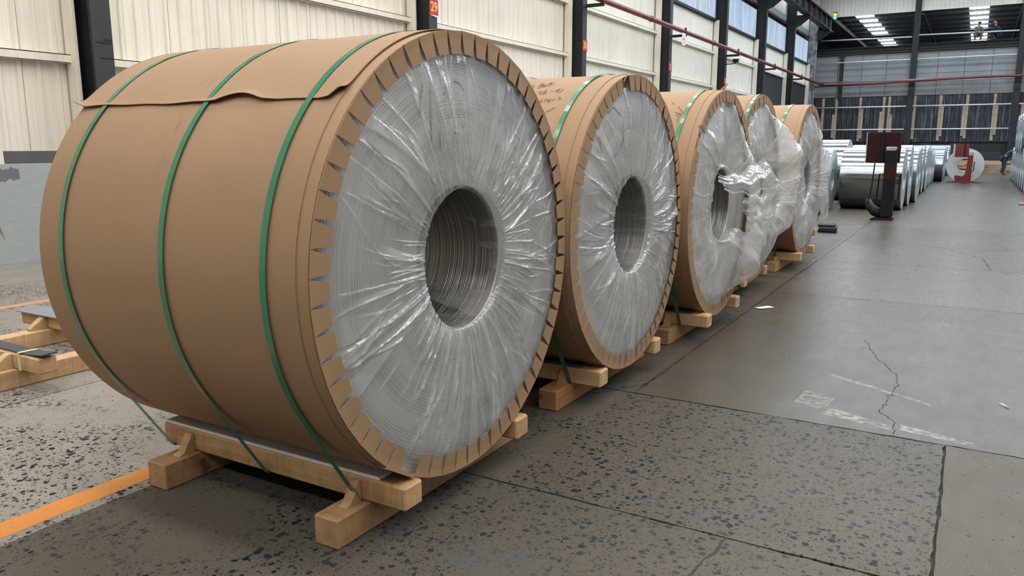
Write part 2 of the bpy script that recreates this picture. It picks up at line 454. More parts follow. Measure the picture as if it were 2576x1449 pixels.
# painted lines
def paint(x0, x1, y0, y1, mat, n=60, seed=2):
    r = random.Random(seed); vs = []
    for i in range(n + 1):
        y = y0 + (y1 - y0) * i / n; j = r.gauss(0, .003), r.gauss(0, .003)
        vs += [(x0 + j[0], y, .0009), (x1 + j[1], y, .0009)]
    MB().add(vs, [(2 * i, 2 * i + 1, 2 * i + 3, 2 * i + 2) for i in range(n)]).obj('painted_line', mat, floor)
paint(-3.255, -3.12, -6, 12.6, ORANGE, 240)
paint(-7.79, -7.66, -6, 40, ORANGE_F, 240)

def m_palepatch():
    t = MT('pale_floor_patch'); p = t.pos()  # pale, noise-broken patches and streaks on the aisle floor
    f = t.math('MULTIPLY', t.ramp(t.noise(p, 26, 5, .7), [(.42, 0.0), (.62, 1.0)]), t.ramp(t.noise(p, 5, 3), [(.35, .08), (.65, .5)]))
    return t.end(t.n('MixShader', {0: f, 1: t.n('BsdfTransparent').outputs[0], 2: t.bsdf((.55, .53, .48), .5)}).outputs[0])
PALEPATCH = m_palepatch()
for poly in ([(-.78, 4.92), (-.60, 4.84), (-.62, 4.60), (-.80, 4.66)], [(-.60, 4.66), (-.26, 4.50), (-.24, 4.42), (-.62, 4.52)], [(-.74, 5.42), (-.10, 5.02), (-.09, 4.98), (-.74, 5.36)], [(-.22, 4.56), (.12, 4.44), (.13, 4.38), (-.22, 4.46)]):
    MB().prism(poly, 2, .0004, .0009).obj('pale_patch', PALEPATCH, floor)

# ------------------------------------------------------------------ the setting: left wall
wall_left = struct(MB().box(XW - .22, XW - .12, YE, YB, 0, 13).obj('wall_left', DARKBLOCK))
def corr_profile(width, ribs, depth=.028):
    pts = []; p = width / ribs
    for i in range(ribs):
        o = i * p
        pts += [(o, 0), (o + p * .62, 0), (o + p * .70, depth), (o + p * .90, depth), (o + p * .98, 0)]
    pts.append((width, 0)); return pts
def sheet_mesh(name, width, ribs, h, mat, depth=.028):
    pr = corr_profile(width - .006, ribs, depth)
    vs = [(d, y, z) for z in (0, h) for y, d in pr]; n = len(pr)
    fs = [(i, i + 1, n + i + 1, n + i) for i in range(n - 1)]
    # thickness at the lap edge
    m = MB().add(vs, fs); m.add([(0, width - .006, 0), (0, width - .006, h), (-.03, width - .006, h), (-.03, width - .006, 0)], [(0, 1, 2, 3)])
    return m.mesh(name, mat)
COLY = [-25 + 8 * i for i in range(12)]          # column rows; 7 is the first one in view
PW = .8
me_low = sheet_mesh('panel', PW, 3, 7.42, CREAM); me_mid = sheet_mesh('panel', PW, 3, 1.52, CREAM)
me_up = sheet_mesh('panel', PW, 3, 3.6, CREAM)
me_dark = sheet_mesh('infill_panel', 2.0, 1, 5.85, DARKBLOCK, .02)
me_win = sheet_mesh('pane', PW, 6, 1.60, WIN, .02); me_teal = MB().box(0, .02, 0, 7.6, 0, .42).mesh('teal_strip', TEAL)
wn = 0
for y0 in COLY[:-1]:
    for k in range(10):
        y = y0 + k * PW
        if y0 < 46: link('panel', me_low, wall_left, (XW, y, 0), (0, 0, rng.gauss(0, .004)))
        else: link('panel', me_mid, wall_left, (XW, y, 5.9))
        link('panel', me_up, wall_left, (XW, y, 9.32))
    if y0 >= 46:
        for k in range(4): link('infill_panel', me_dark, wall_left, (XW, y0 + 2 * k, 0))
    link('green_strip', me_teal, wall_left, (XW + .035, y0 + .2, 9.38))
    wn += 1
    w = struct(link('window_%d' % wn, MB().box(-.05, .02, 0, 8, -.04, .0).box(-.05, .02, 0, 8, 1.62, 1.68).mesh('window_frame', STEEL), None, (XW, y0, 7.46)))
    for k in range(10): link('pane', me_win, w, (.0, k * PW, 0.0))
def girt(y0, y1, z, mat=CREAM):
    m = MB(); m.box(XW + .03, XW + .16, y0, y1, z - .012, z); m.box(XW + .148, XW + .16, y0, y1, z - .11, z); m.box(XW + .03, XW + .10, y0, y1, z - .122, z - .11)
    return m.obj('girt', mat, wall_left)
for y0 in COLY[:-1]:
    for z in ((2.78, 4.36, 5.95) if y0 < 46 else (5.95,)): girt(y0 + .16, y0 + 7.84, z)
    girt(y0 + .16, y0 + 7.84, 7.47, STEEL); girt(y0 + .16, y0 + 7.84, 9.34, RUST)

# right wall, end walls, ceiling
wall_right = struct(MB().box(XR, XR + .12, YE, YB, 0, 13).obj('wall_right', CONCW))
for y0 in COLY[:-1]:
    wn += 1
    w = struct(link('window_%d' % wn, MB().box(-.04, .02, 0, 8, -.04, 0).box(-.04, .02, 0, 8, 3.2, 3.26).mesh('window_frame', STEEL), None, (XR, y0, 6.0)))
    MB().box(-.02, -.01, .2, 7.8, 0, 3.2).obj('pane', WIN, w)
wall_front = struct(MB().box(XW - .2, XR + .12, YE - .12, YE, 0, 13).obj('wall_front', CREAM))
ceiling = struct(MB().box(XW - .3, XR + .3, YE - .2, YB + .1, 13.02, 13.14).obj('ceiling', CEIL))
for i in range(14):
    y = -10.4 + i * 5.4  # first strip, unseen behind the camera, is added to brighten near-side surfaces
    MB().box(-10.9, 13.0, y, y + 1.4, 12.97, 13.0).obj('skylight', SKYB if y > 24 else SKYL, ceiling)
for i in range(24):
    y = YE + 2 + i * 4.0
    MB().box(XW, XR, y, y + .12, 12.75, 12.96).obj('rafter', STEEL, ceiling)

# ------------------------------------------------------------------ columns, signs, pipe, crane girder
def column_mesh(mat):
    m = MB(); xf, xb, hw = -10.9, -11.46, .16
    m.box(xf - .024, xf, -hw, hw, 0, 13); m.box(xb, xb + .024, -hw, hw, 0, 13); m.box(xb + .024, xf - .024, -.012, .012, 0, 13)
    return m.mesh('shaft', mat)
me_col = column_mesh(STEEL); me_colm = column_mesh(MOTTLED)
me_flange = MB().box(-10.899, -10.893, -.15, .15, 0, 9.7).mesh('flange_face', STEEL_L)
me_corb = MB().prism([(-10.95, 9.0), (-10.6, 9.15), (-10.0, 9.62), (-10.0, 9.74), (-10.95, 9.74)], 1, -.14, .14).mesh('corbel', STEEL)
clabel = {7: 'charcoal steel column with weld marks beside the leaning grey plate', 15: 'charcoal steel column carrying the number 29 plate',
          23: 'charcoal steel column carrying the number 30 plate', 31: 'charcoal steel column with the white and red notice plate',
          39: 'charcoal steel column with the security camera', 47: 'charcoal steel column between the window bay and the dark infill',
          55: 'steel column with scraped grey patch below the pipe', 63: 'mottled pale scraped column in the far corner'}
for y in COLY[4:]:
    c = thing('steel_column', clabel[y], 'column', (0, y, 0), 'columns along the left wall')
    link('shaft', me_colm if y == 63 else me_col, c)
    if y != 63: link('flange_face', me_flange, c)
    link('corbel', me_corb, c)
    if y == 7:
        w = MB()
        for z0, z1, a, b in ((2.93, 2.945, -.1, .13), (2.72, 2.73, -.06, .14), (2.30, 2.31, -.04, .1), (2.97, 2.99, .02, .15)):
            w.box(-10.893, -10.884, a, b, z0, z1)
        w.obj('weld_bead', STEEL, c)
    MB().box(-11.5, -11.25, .15, .19, 0, 7.4).box(-11.5, -11.25, -.19, -.15, 0, 7.4).obj('edge_trim', CREAM, c)

def text_mesh(body, size, mat, name):
    cu = bpy.data.curves.new(name, 'FONT'); cu.body = body; cu.size = size; cu.extrude = .002; cu.align_x = 'CENTER'; cu.align_y = 'CENTER'
    cu.offset = size * .018
    o = bpy.data.objects.new(name, cu); COL.objects.link(o)
    dg = bpy.context.evaluated_depsgraph_get(); me = bpy.data.meshes.new_from_object(o.evaluated_get(dg))
    bpy.data.objects.remove(o); me.materials.clear(); me.materials.append(mat); return me
for y, s in ((15, '29'), (23, '30'), (31, '31'), (39, '32')):
    sg = thing('number_sign', {'29': 'red plate with yellow digits 29 and a torn white lower edge', '30': 'red plate with yellow digits 30 facing the second coil', '31': 'red plate with yellow digits 31 below the white notice', '32': 'red plate with yellow digits 32 below the security camera'}[s], 'sign', (-10.885, y + .02, 4.56), 'column number plates')
    pl_ = MB().cbox(-.004, .006, -.165, .165, -.17, .17, .003).obj('plate', SIGNRED, sg)
    if y == 15: MB().prism([(-.165, -.17), (.165, -.17), (.165, -.21), (-.1, -.185), (-.165, -.17)][:4], 0, -.003, .004).obj('torn_lower_edge', SIGNWHITE, sg)
    d = link('digits', text_mesh(s, .30, SIGNYEL, 'digits'), pl_, (.008, 0, 0), (PI / 2, 0, PI / 2)); d.scale = (.86, 1.0, 1.0)
sg = thing('notice_sign', 'white notice plate with faded red print below the pipe', 'sign', (-10.30, 30.80, 5.58))
pl_ = MB().cbox(-.004, .006, -.2, .2, -.24, .22, .003).obj('plate', SIGNWHITE, sg)
pm = MB()
for r_, z in enumerate((.02, -.03)):
    for i in range(5): pm.box(.0065, .008, -.14 + i * .06, -.10 + i * .06, z - .02, z + .022)
pm.box(.0065, .008, -.06, .06, -.16, -.12).box(.0065, .008, -.02, .04, -.12, -.09).box(.0065, .008, -.1, .1, .10, .115)
pm.obj('print', SIGNPINK, pl_)['kind'] = 'stuff'

pipe = thing('red_pipe', 'long dark red service pipe running along the left columns', 'pipe', (0, 0, 0))
MB().tube([(-10.4, y, 5.9) for y in (-20, 0, 20, 40, 64.2)], .085, 12).obj('pipe_run', REDPIPE, pipe, True)
MB().tube([(-10.55, 64.25, 5.88), (-7, 64.3, 5.92), (-4.5, 64.3, 6.02), (0, 64.3, 6.12), (6, 64.3, 6.1), (13.5, 64.3, 6.0)], .085, 10).obj('pipe_run', REDPIPE, pipe, True)
for y in COLY[4:]:
    MB().box(-10.9, -10.28, y + .05, y + .11, 5.70, 5.80).box(-10.36, -10.30, y + .05, y + .11, 5.78, 6.04).obj('bracket', STEEL, pipe)
for y in (11.3, 19.2, 27.4, 35.1, 43, 51, 59):
    MB().tube([(-10.4, y, 5.9), (-10.4, y + .08, 5.9)], .105, 12).obj('coupling', REDPIPE, pipe, True)

cg = thing('crane_girder', 'dark riveted crane runway girder with rusty rail on corbels', 'girder', (0, 0, 0))
MB().box(-10.46, -10.0, YE + 2, 64.4, 9.74, 9.78).box(-10.46, -10.0, YE + 2, 64.4, 10.62, 10.66).box(-10.25, -10.21, YE + 2, 64.4, 9.78, 10.62).obj('beam', STEEL, cg)
st = MB()
for i in range(46): y = YE + 3 + i * 2.0; st.box(-10.21, -10.02, y, y + .03, 9.78, 10.62)
st.obj('stiffeners', STEEL, cg)['kind'] = 'stuff'
MB().box(-10.27, -10.19, YE + 2, 64.4, 10.66, 10.78).obj('rail', RUST, cg)
MB().tube([(-10.08, YE + 2, 10.72), (-10.08, 64.3, 10.72)], .03, 6).obj('conductor_bar', RUST, cg)
MB().tube([(-10.02, YE + 2, 10.60), (-10.02, 64.3, 10.60)], .03, 6).obj('conductor_bar', RUST, cg)

sl = thing('signal_light', 'small yellow and green signal lamp at the girder end', 'signal light', (-10.0, 64.4, 10.9))
hs_ = MB().box(-.12, .12, .02, .10, -.26, .30).obj('housing', BLACKST, sl)
for z, c in ((.12, (1.0, .72, .02)), (-.10, (.12, 1.0, .62))):
    ln = MB().lathe([(.0, .115), (.03, .10), (.05, .06), (.055, .0)], 16).obj('lens', emis('lamp_glow', c, 2.2), hs_, True, (0, .02, z)); ln.rotation_euler = (0, 0, -PI / 2)

cc = thing('security_camera', 'small dark security camera on an arm from a column', 'camera', (-10.885, 39.15, 5.36))
MB().tube([(-.02, -.1, 0), (.15, 0, .0), (.38, .12, .03)], .022, 8).box(-.012, .01, -.16, -.04, -.08, .08).obj('arm', BLACKST, cc)
MB().cbox(.26, .52, .06, .20, .08, .22, .015).box(.22, .58, .03, .23, .22, .235).obj('housing', BLACKST, cc)
MB().tube([(.38, .13, .02), (.38, .13, .10)], .025, 8).obj('mount', BLACKST, cc)
MB().tube([(-.02, -.15, -.02), (.02, -.1, -.3), (.0, -.12, -.62)], .012, 6).obj('cable', BLACKST, cc)

# ------------------------------------------------------------------ the setting: far wall
wall_back = struct(MB().box(XW, XR, YB + .30, YB + .45, 0, 8.2).obj('wall_back', DARKBLOCK))
r2 = random.Random(11)
x = -11.3; i = 0
while x < XR - .5:                                       # dark boards below
    w_ = .84
    MB().box(x + .01, x + w_ - .01, YB + .16 + r2.random() * .03, YB + .25, 1.7, 5.02).obj('dark_board', DARKBOARD, wall_back)
    x += w_
for j, x in enumerate([-11.3 + 1.67 * k for k in range(16)]):   # concrete panels above
    off = r2.random() * .02
    MB().box(x + .012, x + 1.658, YB + .1 + off, YB + .3, 5.05, 6.56).obj('concrete_panel', CONCW, wall_back)
    MB().box(x + .012, x + 1.658, YB + .1 + r2.random() * .02, YB + .3, 6.58, 8.1).obj('concrete_panel', CONCW, wall_back)
for k, x in enumerate((-10.5, -9.55, -7.86, -6.25, -5.88, -4.2, -2.55, -.88, .78, 2.6, 4.3, 6)):
    lean = .0
    n_ = 1 if k in (0,) else 2
    for q in range(n_):
        h0, h1 = (1.75 + r2.random() * .25, 5.0) if q == 0 else (1.95 + r2.random() * .6, 3.6 + r2.random() * .7)
        xx = x + q * (-.16 if k % 2 else .15)
        MB().box(xx - .09, xx + .09, YB + .08 - q * .05, YB + .13 - q * .05, h0, h1).obj('plank', PLANK, wall_back)
MB().box(XW, XR, YB - .05, YB + .30, 8.12, 8.3).box(XW, XR, YB - .12, YB + .30, 8.3, 8.35).box(XW, XR, YB - .12, YB + .30, 8.56, 8.62).box(XW, XR, YB + .05, YB + .1, 8.35, 8.56).obj('lintel_beam', STEEL, wall_back)
for k in range(31):
    link('panel', me_up, wall_back, (-11.3 + k * PW, YB + .02, 10.98), (0, 0, -PI / 2))
MB().box(XW, XR, YB - .04, YB + .1, 10.90, 10.98).obj('panel_foot_trim', CREAM, wall_back)
for k, z in enumerate((2.62, 4.27, 5.98, 7.56, 9.22)):
    for (a, b) in ((-10.9, -4.75), (-4.3, 1.75), (2.2, 8), (8.4, 13.8)):
        MB().tube([(a, YB - .28, z), (b, YB - .28, z - (.1 if z > 8 else 0))], .05, 8).obj('rail', RAIL, wall_back, True)
MB().tube([(-10.9, YB - .45, 6.12), (13.8, YB - .45, 6.12)], .05, 8).obj('conduit', GALV, wall_back, True)
for x, lab in ((-4.5, 'dark steel end wall column behind the nearer lifting hook'), (2.0, 'dark steel end wall column behind the bent-over worker')):
    c = thing('steel_column', lab, 'column', (x, YB - .1, 0), 'columns of the end wall')
    MB().box(-.2, .2, -.13, -.10, 0, 13).box(-.2, .2, .12, .15, 0, 13).box(-.015, .015, -.10, .12, 0, 13).obj('shaft', STEEL, c)
    MB().box(-.02, .4, -.05, .05, 10.6, 10.75).obj('gusset', STEEL, c)
c = thing('steel_column', 'short slim dark post bolted onto the concrete panels', 'column', (-9.35, YB, 4.9))
MB().box(-.13, .13, -.06, -.04, 0, 3.3).box(-.13, .13, .04, .06, 0, 3.3).box(-.012, .012, -.04, .04, 0, 3.3).obj('shaft', STEEL, c)
MB().box(-.24, .24, -.09, .06, 3.15, 3.3).obj('head_plate', STEEL, c)
low = MB()
xx = -11.2
while xx < 13.5:
    w_ = .4 + r2.random() * 1.4; h = .7 + r2.random() * .95
    low.cbox(xx, xx + w_, YB - .55 + r2.random() * .2, YB + .1, 0, h, .04); xx += w_ + .02
low.obj('dark_rubble_bank', DARKBLOCK, wall_back)['kind'] = 'stuff'
# neighbouring lower hall seen through the opening
nb = struct(MB().box(XW - 2, XR + 2, YB + .45, 90, 11.28, 11.34).box(XW - 2, XR + 2, 89, 89.2, 8.0, 11.32).box(XW - 2.1, XW - 2, YB + .45, 89.2, 8, 11.32).box(XW - 2, XW, YB + .1, YB + .45, 0, 13).obj('ceiling_annex', ROOFD))
for k in range(9):
    y = 66.75 + k * 2.66
    MB().box(XW - 2, XR + 2, y - .50, y - .46, 11.16, 11.28).box(XW - 2, XR + 2, y - .5, y - .28, 11.14, 11.17).obj('purlin', PURLIN, nb)
    for (a, b) in ((-9.0, -7.75), (-1.4, -.15), (6.0, 7.3)):
        if k == 5: continue
        MB().box(a, b, y + .1, y + 1.55, 11.22, 11.26).obj('roof_light', SKYL, nb)
for x in (-10.3, -4.3, 1.9, 8):
    MB().box(x - .1, x + .1, 65.6, 89, 10.76, 11.06).obj('rafter', STEEL, nb)
MB().box(XW - 2, XR + 2, YB + .45, 89, 8.30, 8.40).obj('annex_floor', DARKBLOCK, nb)
MB().box(-9.6, 4.6, 88.8, 88.95, 9.2, 10.72).obj('end_sheet', ROOFD, nb)

# ------------------------------------------------------------------ wrapped coils on timber cradles
def film_mesh(R, seed, N=900, M=50, inner=.36, billow=.012, wedges=70, ridges=170, bulges=(), crumple=.0, cf=(4, 26), cmask=None, dens0=.15, rb=.292, amp=1.0, tears=(), depth_rows=14):
    rs = np.random.RandomState(seed)
    th = np.linspace(0, 2 * PI, N, endpoint=False)
    ro = R - .066
    rr = np.concatenate([np.linspace(ro, rb + .012, M), [rb + .006, rb + .002]])
    T, RR = np.meshgrid(th, rr)
    s = (RR - rb) / (ro - rb)
    env = np.clip((1 - s) * 10, 0, 1) * np.clip(s * 14 + .3, 0, 1)
    h = np.full_like(T, -.004) + billow * np.sin(PI * np.clip(s, 0, 1)) ** .7 * 1.6
    d = np.full_like(T, dens0)
    def wrap(u): return (u + PI) % (2 * PI) - PI
    for i in range(wedges):                       # flat folded bands, raised along one edge
        a = rs.uniform(0, 2 * PI); sk = rs.normal(0, .22); wo = rs.uniform(.015, .075); A = rs.uniform(.003, .012) * amp
        s0 = rs.uniform(-.4, .3); s1 = rs.uniform(.5, 1.3); side = rs.choice((-1, 1))
        w = wo * (.35 + .65 * np.clip(s, 0, 1))
        u = wrap(T - a - sk * (RR - rb)) / w * side
        e = np.clip((s - s0) * 9, 0, 1) * np.clip((s1 - s) * 9, 0, 1)
        ins = (np.abs(u) < 1)
        h += A * np.where(ins, (u + 1) * .5, 0) * e * env
        d += rs.uniform(.02, .25) * ins * e
    for i in range(ridges):                       # thin bright creases
        a = rs.uniform(0, 2 * PI); sk = rs.normal(0, .28); w = rs.uniform(.007, .016); A = rs.uniform(.002, .008) * amp
        if i % 2: s0, s1 = -.2, rs.uniform(.12, .5)
        else: s0 = rs.uniform(-.2, .5); s1 = s0 + rs.uniform(.3, .8)
        bend = rs.normal(0, .05)
        u = wrap(T - a - sk * (RR - rb) - bend * np.sin(s * 5)) / w
        e = np.clip((s - s0) * 8, 0, 1) * np.clip((s1 - s) * 8, 0, 1)
        t_ = np.clip(1 - np.abs(u), 0, 1)
        h += A * t_ * e * env; d += rs.uniform(.08, .42) * t_ * e
    Y, Z = RR * np.cos(T), RR * np.sin(T)
    if crumple > 0:
        cm = np.ones_like(Y) if cmask is None else np.exp(-((Y - cmask[0]) / cmask[2]) ** 2 - ((Z - cmask[1]) / cmask[3]) ** 2)
        for i in range(26):
            f = rs.uniform(*cf); an = rs.uniform(0, PI); ph = rs.uniform(0, 6.28)
            g = np.abs(np.sin((Y * np.cos(an) + Z * np.sin(an)) * f + ph + 1.4 * np.sin(Y * 5 * np.sin(ph) + Z * 4)))
            h += crumple * (.55 - g) * (6 / f) * .22 * env * cm
            d += .07 * np.clip((1 - g) - .75, 0, 1) * 4 * cm
    X = h
    for (by, bz, A, sy, sz) in bulges:
        X = X + A * np.exp(-((Y - by) / sy) ** 2 - ((Z - bz) / sz) ** 2) * np.clip((1 - s) * 5, 0, 1)
    d += .16 * np.clip(1 - s * 5, 0, 1)
    # tucked into the bore
    dep = np.linspace(.0, inner, depth_rows)[1:]
    ti = np.repeat(th[None], len(dep), 0)
    ed = np.ones(N) * .25
    for i in range(14): ed = ed + rs.uniform(.0, .09) * np.sin(th * rs.randint(1, 9) + rs.uniform(0, 6.28))
    dx = dep[:, None] * np.clip(ed / .25, .15, 1.7)[None]
    ri = rb - .004 - .012 * np.abs(np.sin(ti * 17 + dep[:, None] * 9 + 2 * np.sin(ti * 5))) * (dep[:, None] / inner) ** .5
    Xi = X[-1:] * np.exp(-dx * 14) - dx
    X = np.vstack([X, Xi]); Y = np.vstack([Y, ri * np.cos(ti)]); Z = np.vstack([Z, ri * np.sin(ti)])
    d = np.vstack([d, np.full_like(ti, dens0) + .15 * (np.sin(ti * 11 + 3 * np.sin(ti * 3)) > .6)])
    ROW = X.shape[0]
    V = np.stack([X, Y, Z], -1).reshape(-1, 3)
    i0 = (np.arange(ROW - 1)[:, None] * N + np.arange(N)[None]); i1 = np.arange(ROW - 1)[:, None] * N + (np.arange(N)[None] + 1) % N
    Fc = np.stack([i0, i1, i1 + N, i0 + N], -1).reshape(-1, 4)
    if tears:
        cen = V[Fc].mean(1); keep = np.ones(len(Fc), bool)
        for (ty, tz, ry, rz) in tears:
            keep &= ((cen[:, 1] - ty) / ry) ** 2 + ((cen[:, 2] - tz) / rz) ** 2 > 1 + .25 * np.sin(cen[:, 1] * 40) * np.sin(cen[:, 2] * 37)
        Fc = Fc[keep]
    me = bpy.data.meshes.new('plastic_film'); me.from_pydata(V.tolist(), [], Fc.tolist()); me.update()
    me.polygons.foreach_set('use_smooth', np.ones(len(me.polygons), bool))
    at = me.attributes.new('dens', 'FLOAT', 'POINT'); at.data.foreach_set('value', np.clip(d, .06, .85).reshape(-1).astype(np.float32))
    me.materials.append(FILM)
    return me

def sheet_film(name, corners, seed, parent, n=60, amp=.035, dens=.42, sag=.0):
    # a loose crumpled piece of film between four corner points
    rs = np.random.RandomState(seed)
    u, v = np.meshgrid(np.linspace(0, 1, n), np.linspace(0, 1, n))
    c = [np.array(p) for p in corners]
    P = ((1 - u) * (1 - v))[..., None] * c[0] + (u * (1 - v))[..., None] * c[1] + (u * v)[..., None] * c[2] + ((1 - u) * v)[..., None] * c[3]
    h = np.zeros_like(u)
    for i in range(22):
        f = rs.uniform(3, 20); an = rs.uniform(0, PI); ph = rs.uniform(0, 6.28)
        g = np.abs(np.sin((u * np.cos(an) + v * np.sin(an)) * f + ph + np.sin(u * 4 + v * 3 + ph)))
        h += (1 - g) * (6 / f) * .22
    P[..., 0] += amp * h + sag * np.sin(PI * u) * np.sin(PI * v)
    P[..., 1] += .02 * np.sin(9 * v + rs.uniform(0, 6)) + .012 * np.sin(23 * v); P[..., 2] += .02 * np.sin(8 * u + rs.uniform(0, 6)) + .014 * np.sin(21 * u + 2)
    V = P.reshape(-1, 3); i = (np.arange(n - 1)[:, None] * n + np.arange(n - 1)[None]).reshape(-1)
    me = bpy.data.meshes.new(name); me.from_pydata(V.tolist(), [], np.stack([i, i + 1, i + n + 1, i + n], -1).tolist()); me.update()
    me.polygons.foreach_set('use_smooth', np.ones(len(me.polygons), bool))
    at = me.attributes.new('dens', 'FLOAT', 'POINT'); at.data.foreach_set('value', np.clip(dens + .1 * (h > h.mean() * 1.25), 0, .9).reshape(-1).astype(np.float32))
    me.materials.append(FILM)
    return link(name, me, parent)

def part_of(o, name):
    return next(ch for ch in o.children if ch.name.split('.')[0] == name)
def strokes_cyl(lines, R, w, parent, name='handwriting'):
    parent = part_of(parent, 'kraft_wrap')
    m = MB()
    for L in lines:
        pts = []
        for (a, b) in zip(L, L[1:]):
            k = 4
            pts += [(a[0] + (b[0] - a[0]) * i / k, a[1] + (b[1] - a[1]) * i / k) for i in range(k)]
        pts.append(L[-1])
        vs = []
        for i, p in enumerate(pts):
            q = pts[min(i + 1, len(pts) - 1)]; o = pts[max(0, i - 1)]
            d = Vector((q[0] - o[0], math.radians(q[1] - o[1]) * R)); d = d.normalized() if d.length > 1e-6 else Vector((1, 0))
            for sg_ in (1, -1):
                xx = p[0] - d.y * w * sg_; t_ = math.radians(p[1]) + d.x * w * sg_ / R
                vs.append((xx, (R + .0032) * math.cos(t_), (R + .0032) * math.sin(t_)))
        m.add(vs, [(2 * i, 2 * i + 1, 2 * i + 3, 2 * i + 2) for i in range(len(pts) - 1)])
    o = m.obj(name, INK, parent); o['kind'] = 'stuff'; return o
def strokes_face(lines, xo, w, parent, name='marker_line'):
    parent = part_of(parent, 'coil_edge')
    for L in lines:
        m = MB()
        vs = []
        for i, p in enumerate(L):
            q = L[min(i + 1, len(L) - 1)]; o = L[max(0, i - 1)]
            d = Vector((q[0] - o[0], q[1] - o[1])).normalized()
            vs += [(xo, p[0] - d.y * w, p[1] + d.x * w), (xo, p[0] + d.y * w, p[1] - d.x * w)]
        m.add(vs, [(2 * i, 2 * i + 1, 2 * i + 3, 2 * i + 2) for i in range(len(L) - 1)])
        m.obj(name, INK, parent)

NT = 59
def tab_mesh(R):
    hw = R * math.tan(PI / NT) * .985; r0, r1 = R - .001, R - .088; iw = hw * .66
    o = [(.0035, r0, -hw), (.0035, r0, hw), (.004, R - .03, hw * .85), (.009, r1, iw), (.009, r1, -iw), (.004, R - .03, -hw * .85)]
    b = [(x + .0035, y, z) for x, y, z in o]
    m = MB().add(o + b, [(5, 4, 3, 2, 1, 0), (6, 7, 8, 9, 10, 11)] + [(i, (i + 1) % 6, 6 + (i + 1) % 6, 6 + i) for i in range(6)])
    return m.mesh('tab', KRAFT_T)

CR_B, CR_R = .10, .12       # beam and runner heights
def strap_mesh(x, R, half, zb, seed=0, w=.0142):
    # over the coil and straight down to the outer lower edges of the two beams
    rg = R + .0075; rs = random.Random(seed)
    P = Vector((half, zb)); Lp = P.length; al = math.acos(rg / Lp); base = math.atan2(P.y, P.x)
    t0 = base + al            # tangent angle on the +y side
    pts = [(half - .02, zb - .002), (half, zb)]
    n = 80; a0, a1 = t0, PI - t0
    for i in range(n + 1):
        a = a0 + (a1 - a0) * i / n; pts.append((rg * math.cos(a), rg * math.sin(a)))
    pts += [(-half, zb), (-half + .02, zb - .002)]
    vs = []; th_ = .0012
    for i, (y, z) in enumerate(pts):
        q = pts[min(i + 1, len(pts) - 1)]; o = pts[max(0, i - 1)]
        d = Vector((q[0] - o[0], q[1] - o[1])).normalized(); nx, nz = d.y, -d.x
        off = x + .006 * math.sin(i * .11 + seed)
        for (sx, k) in ((-w, 0), (w, 0), (w, th_), (-w, th_)): vs.append((off + sx, y + nx * k, z + nz * k))
    fs = []
    for i in range(len(pts) - 1):
        for k in range(4): fs.append((4 * i + k, 4 * i + (k + 1) % 4, 4 * i + 4 + (k + 1) % 4, 4 * i + 4 + k))
    return MB().add(vs, fs)

def build_coil(pos, R, W, label, seed, straps, film_kw, notch0=0.0, skip=(), bent=None, scuff=False, glob_w=.0142):
    x0, y0, z0 = pos; rs = random.Random(seed)
    c = thing('wrapped_coil', label, 'coil', pos, 'kraft wrapped coils in a row')
    # wrap with slightly uneven surface
    m = MB(); nn = 160; prof = [(-W, R - .03), (-W, R + .001)] + [(-W + (W - .052) * k / 10, R + .0025) for k in range(1, 10)] + [(-.052, R + .0035), (-.052, R - .002)]
    m.lathe(prof, nn)
    autosmooth(m.obj('kraft_wrap', KRAFT_S if scuff else KRAFT, c))
    autosmooth(MB().lathe([(-.10, R - .0015), (-.006, R - .0005), (-.001, R - .002), (.0, R - .006), (-.004, R - .009), (-.035, R - .010)], nn).obj('edge_band', KRAFT, c))
    autosmooth(MB().lathe([(-.030, R - .006), (-.030, .60), (-.028, .302), (-.032, .300)], nn).obj('coil_edge', COILFACE, c), 60)
    autosmooth(MB().lathe([(-.032, .300), (-W, .300)], nn).obj('bore', BORE, c), 60)
    autosmooth(MB().lathe([(-W + .006, .300), (-W + .006, R - .004)], nn).obj('rear_face', COILFACE, c), 60)
    me = tab_mesh(R)
    for k in range(NT):
        a = math.radians(notch0 + (k + .5) * 360 / NT)
        if k in skip: continue
        mt = Matrix.Rotation(a, 4, 'X') @ Matrix.Translation((rs.random() * .0016, R, 0)) @ Matrix.Rotation(-abs(rs.gauss(.03, .03)), 4, 'Z') @ Matrix.Rotation(rs.gauss(0, .012), 4, 'X') @ Matrix.Translation((0, -R, 0))
        if bent and k in bent:
            bz, bx, bt = bent[k]
            mt = Matrix.Rotation(a, 4, 'X') @ Matrix.Translation((.004, R, 0)) @ Matrix.Rotation(bt, 4, 'X') @ Matrix.Rotation(bz, 4, 'Z') @ Matrix.Translation((0, -R, 0))
        t_ = link('tab', me, c); t_.matrix_local = mt
    fm = film_mesh(R, seed, **film_kw); link('plastic_film', fm, c)
    half = .487; zb = CR_R - z0 + .0015
    for i, sx in enumerate(straps):
        strap_mesh(sx, R + .003, half, zb, seed + i, glob_w).obj('strap', STRAP, c)
    return c

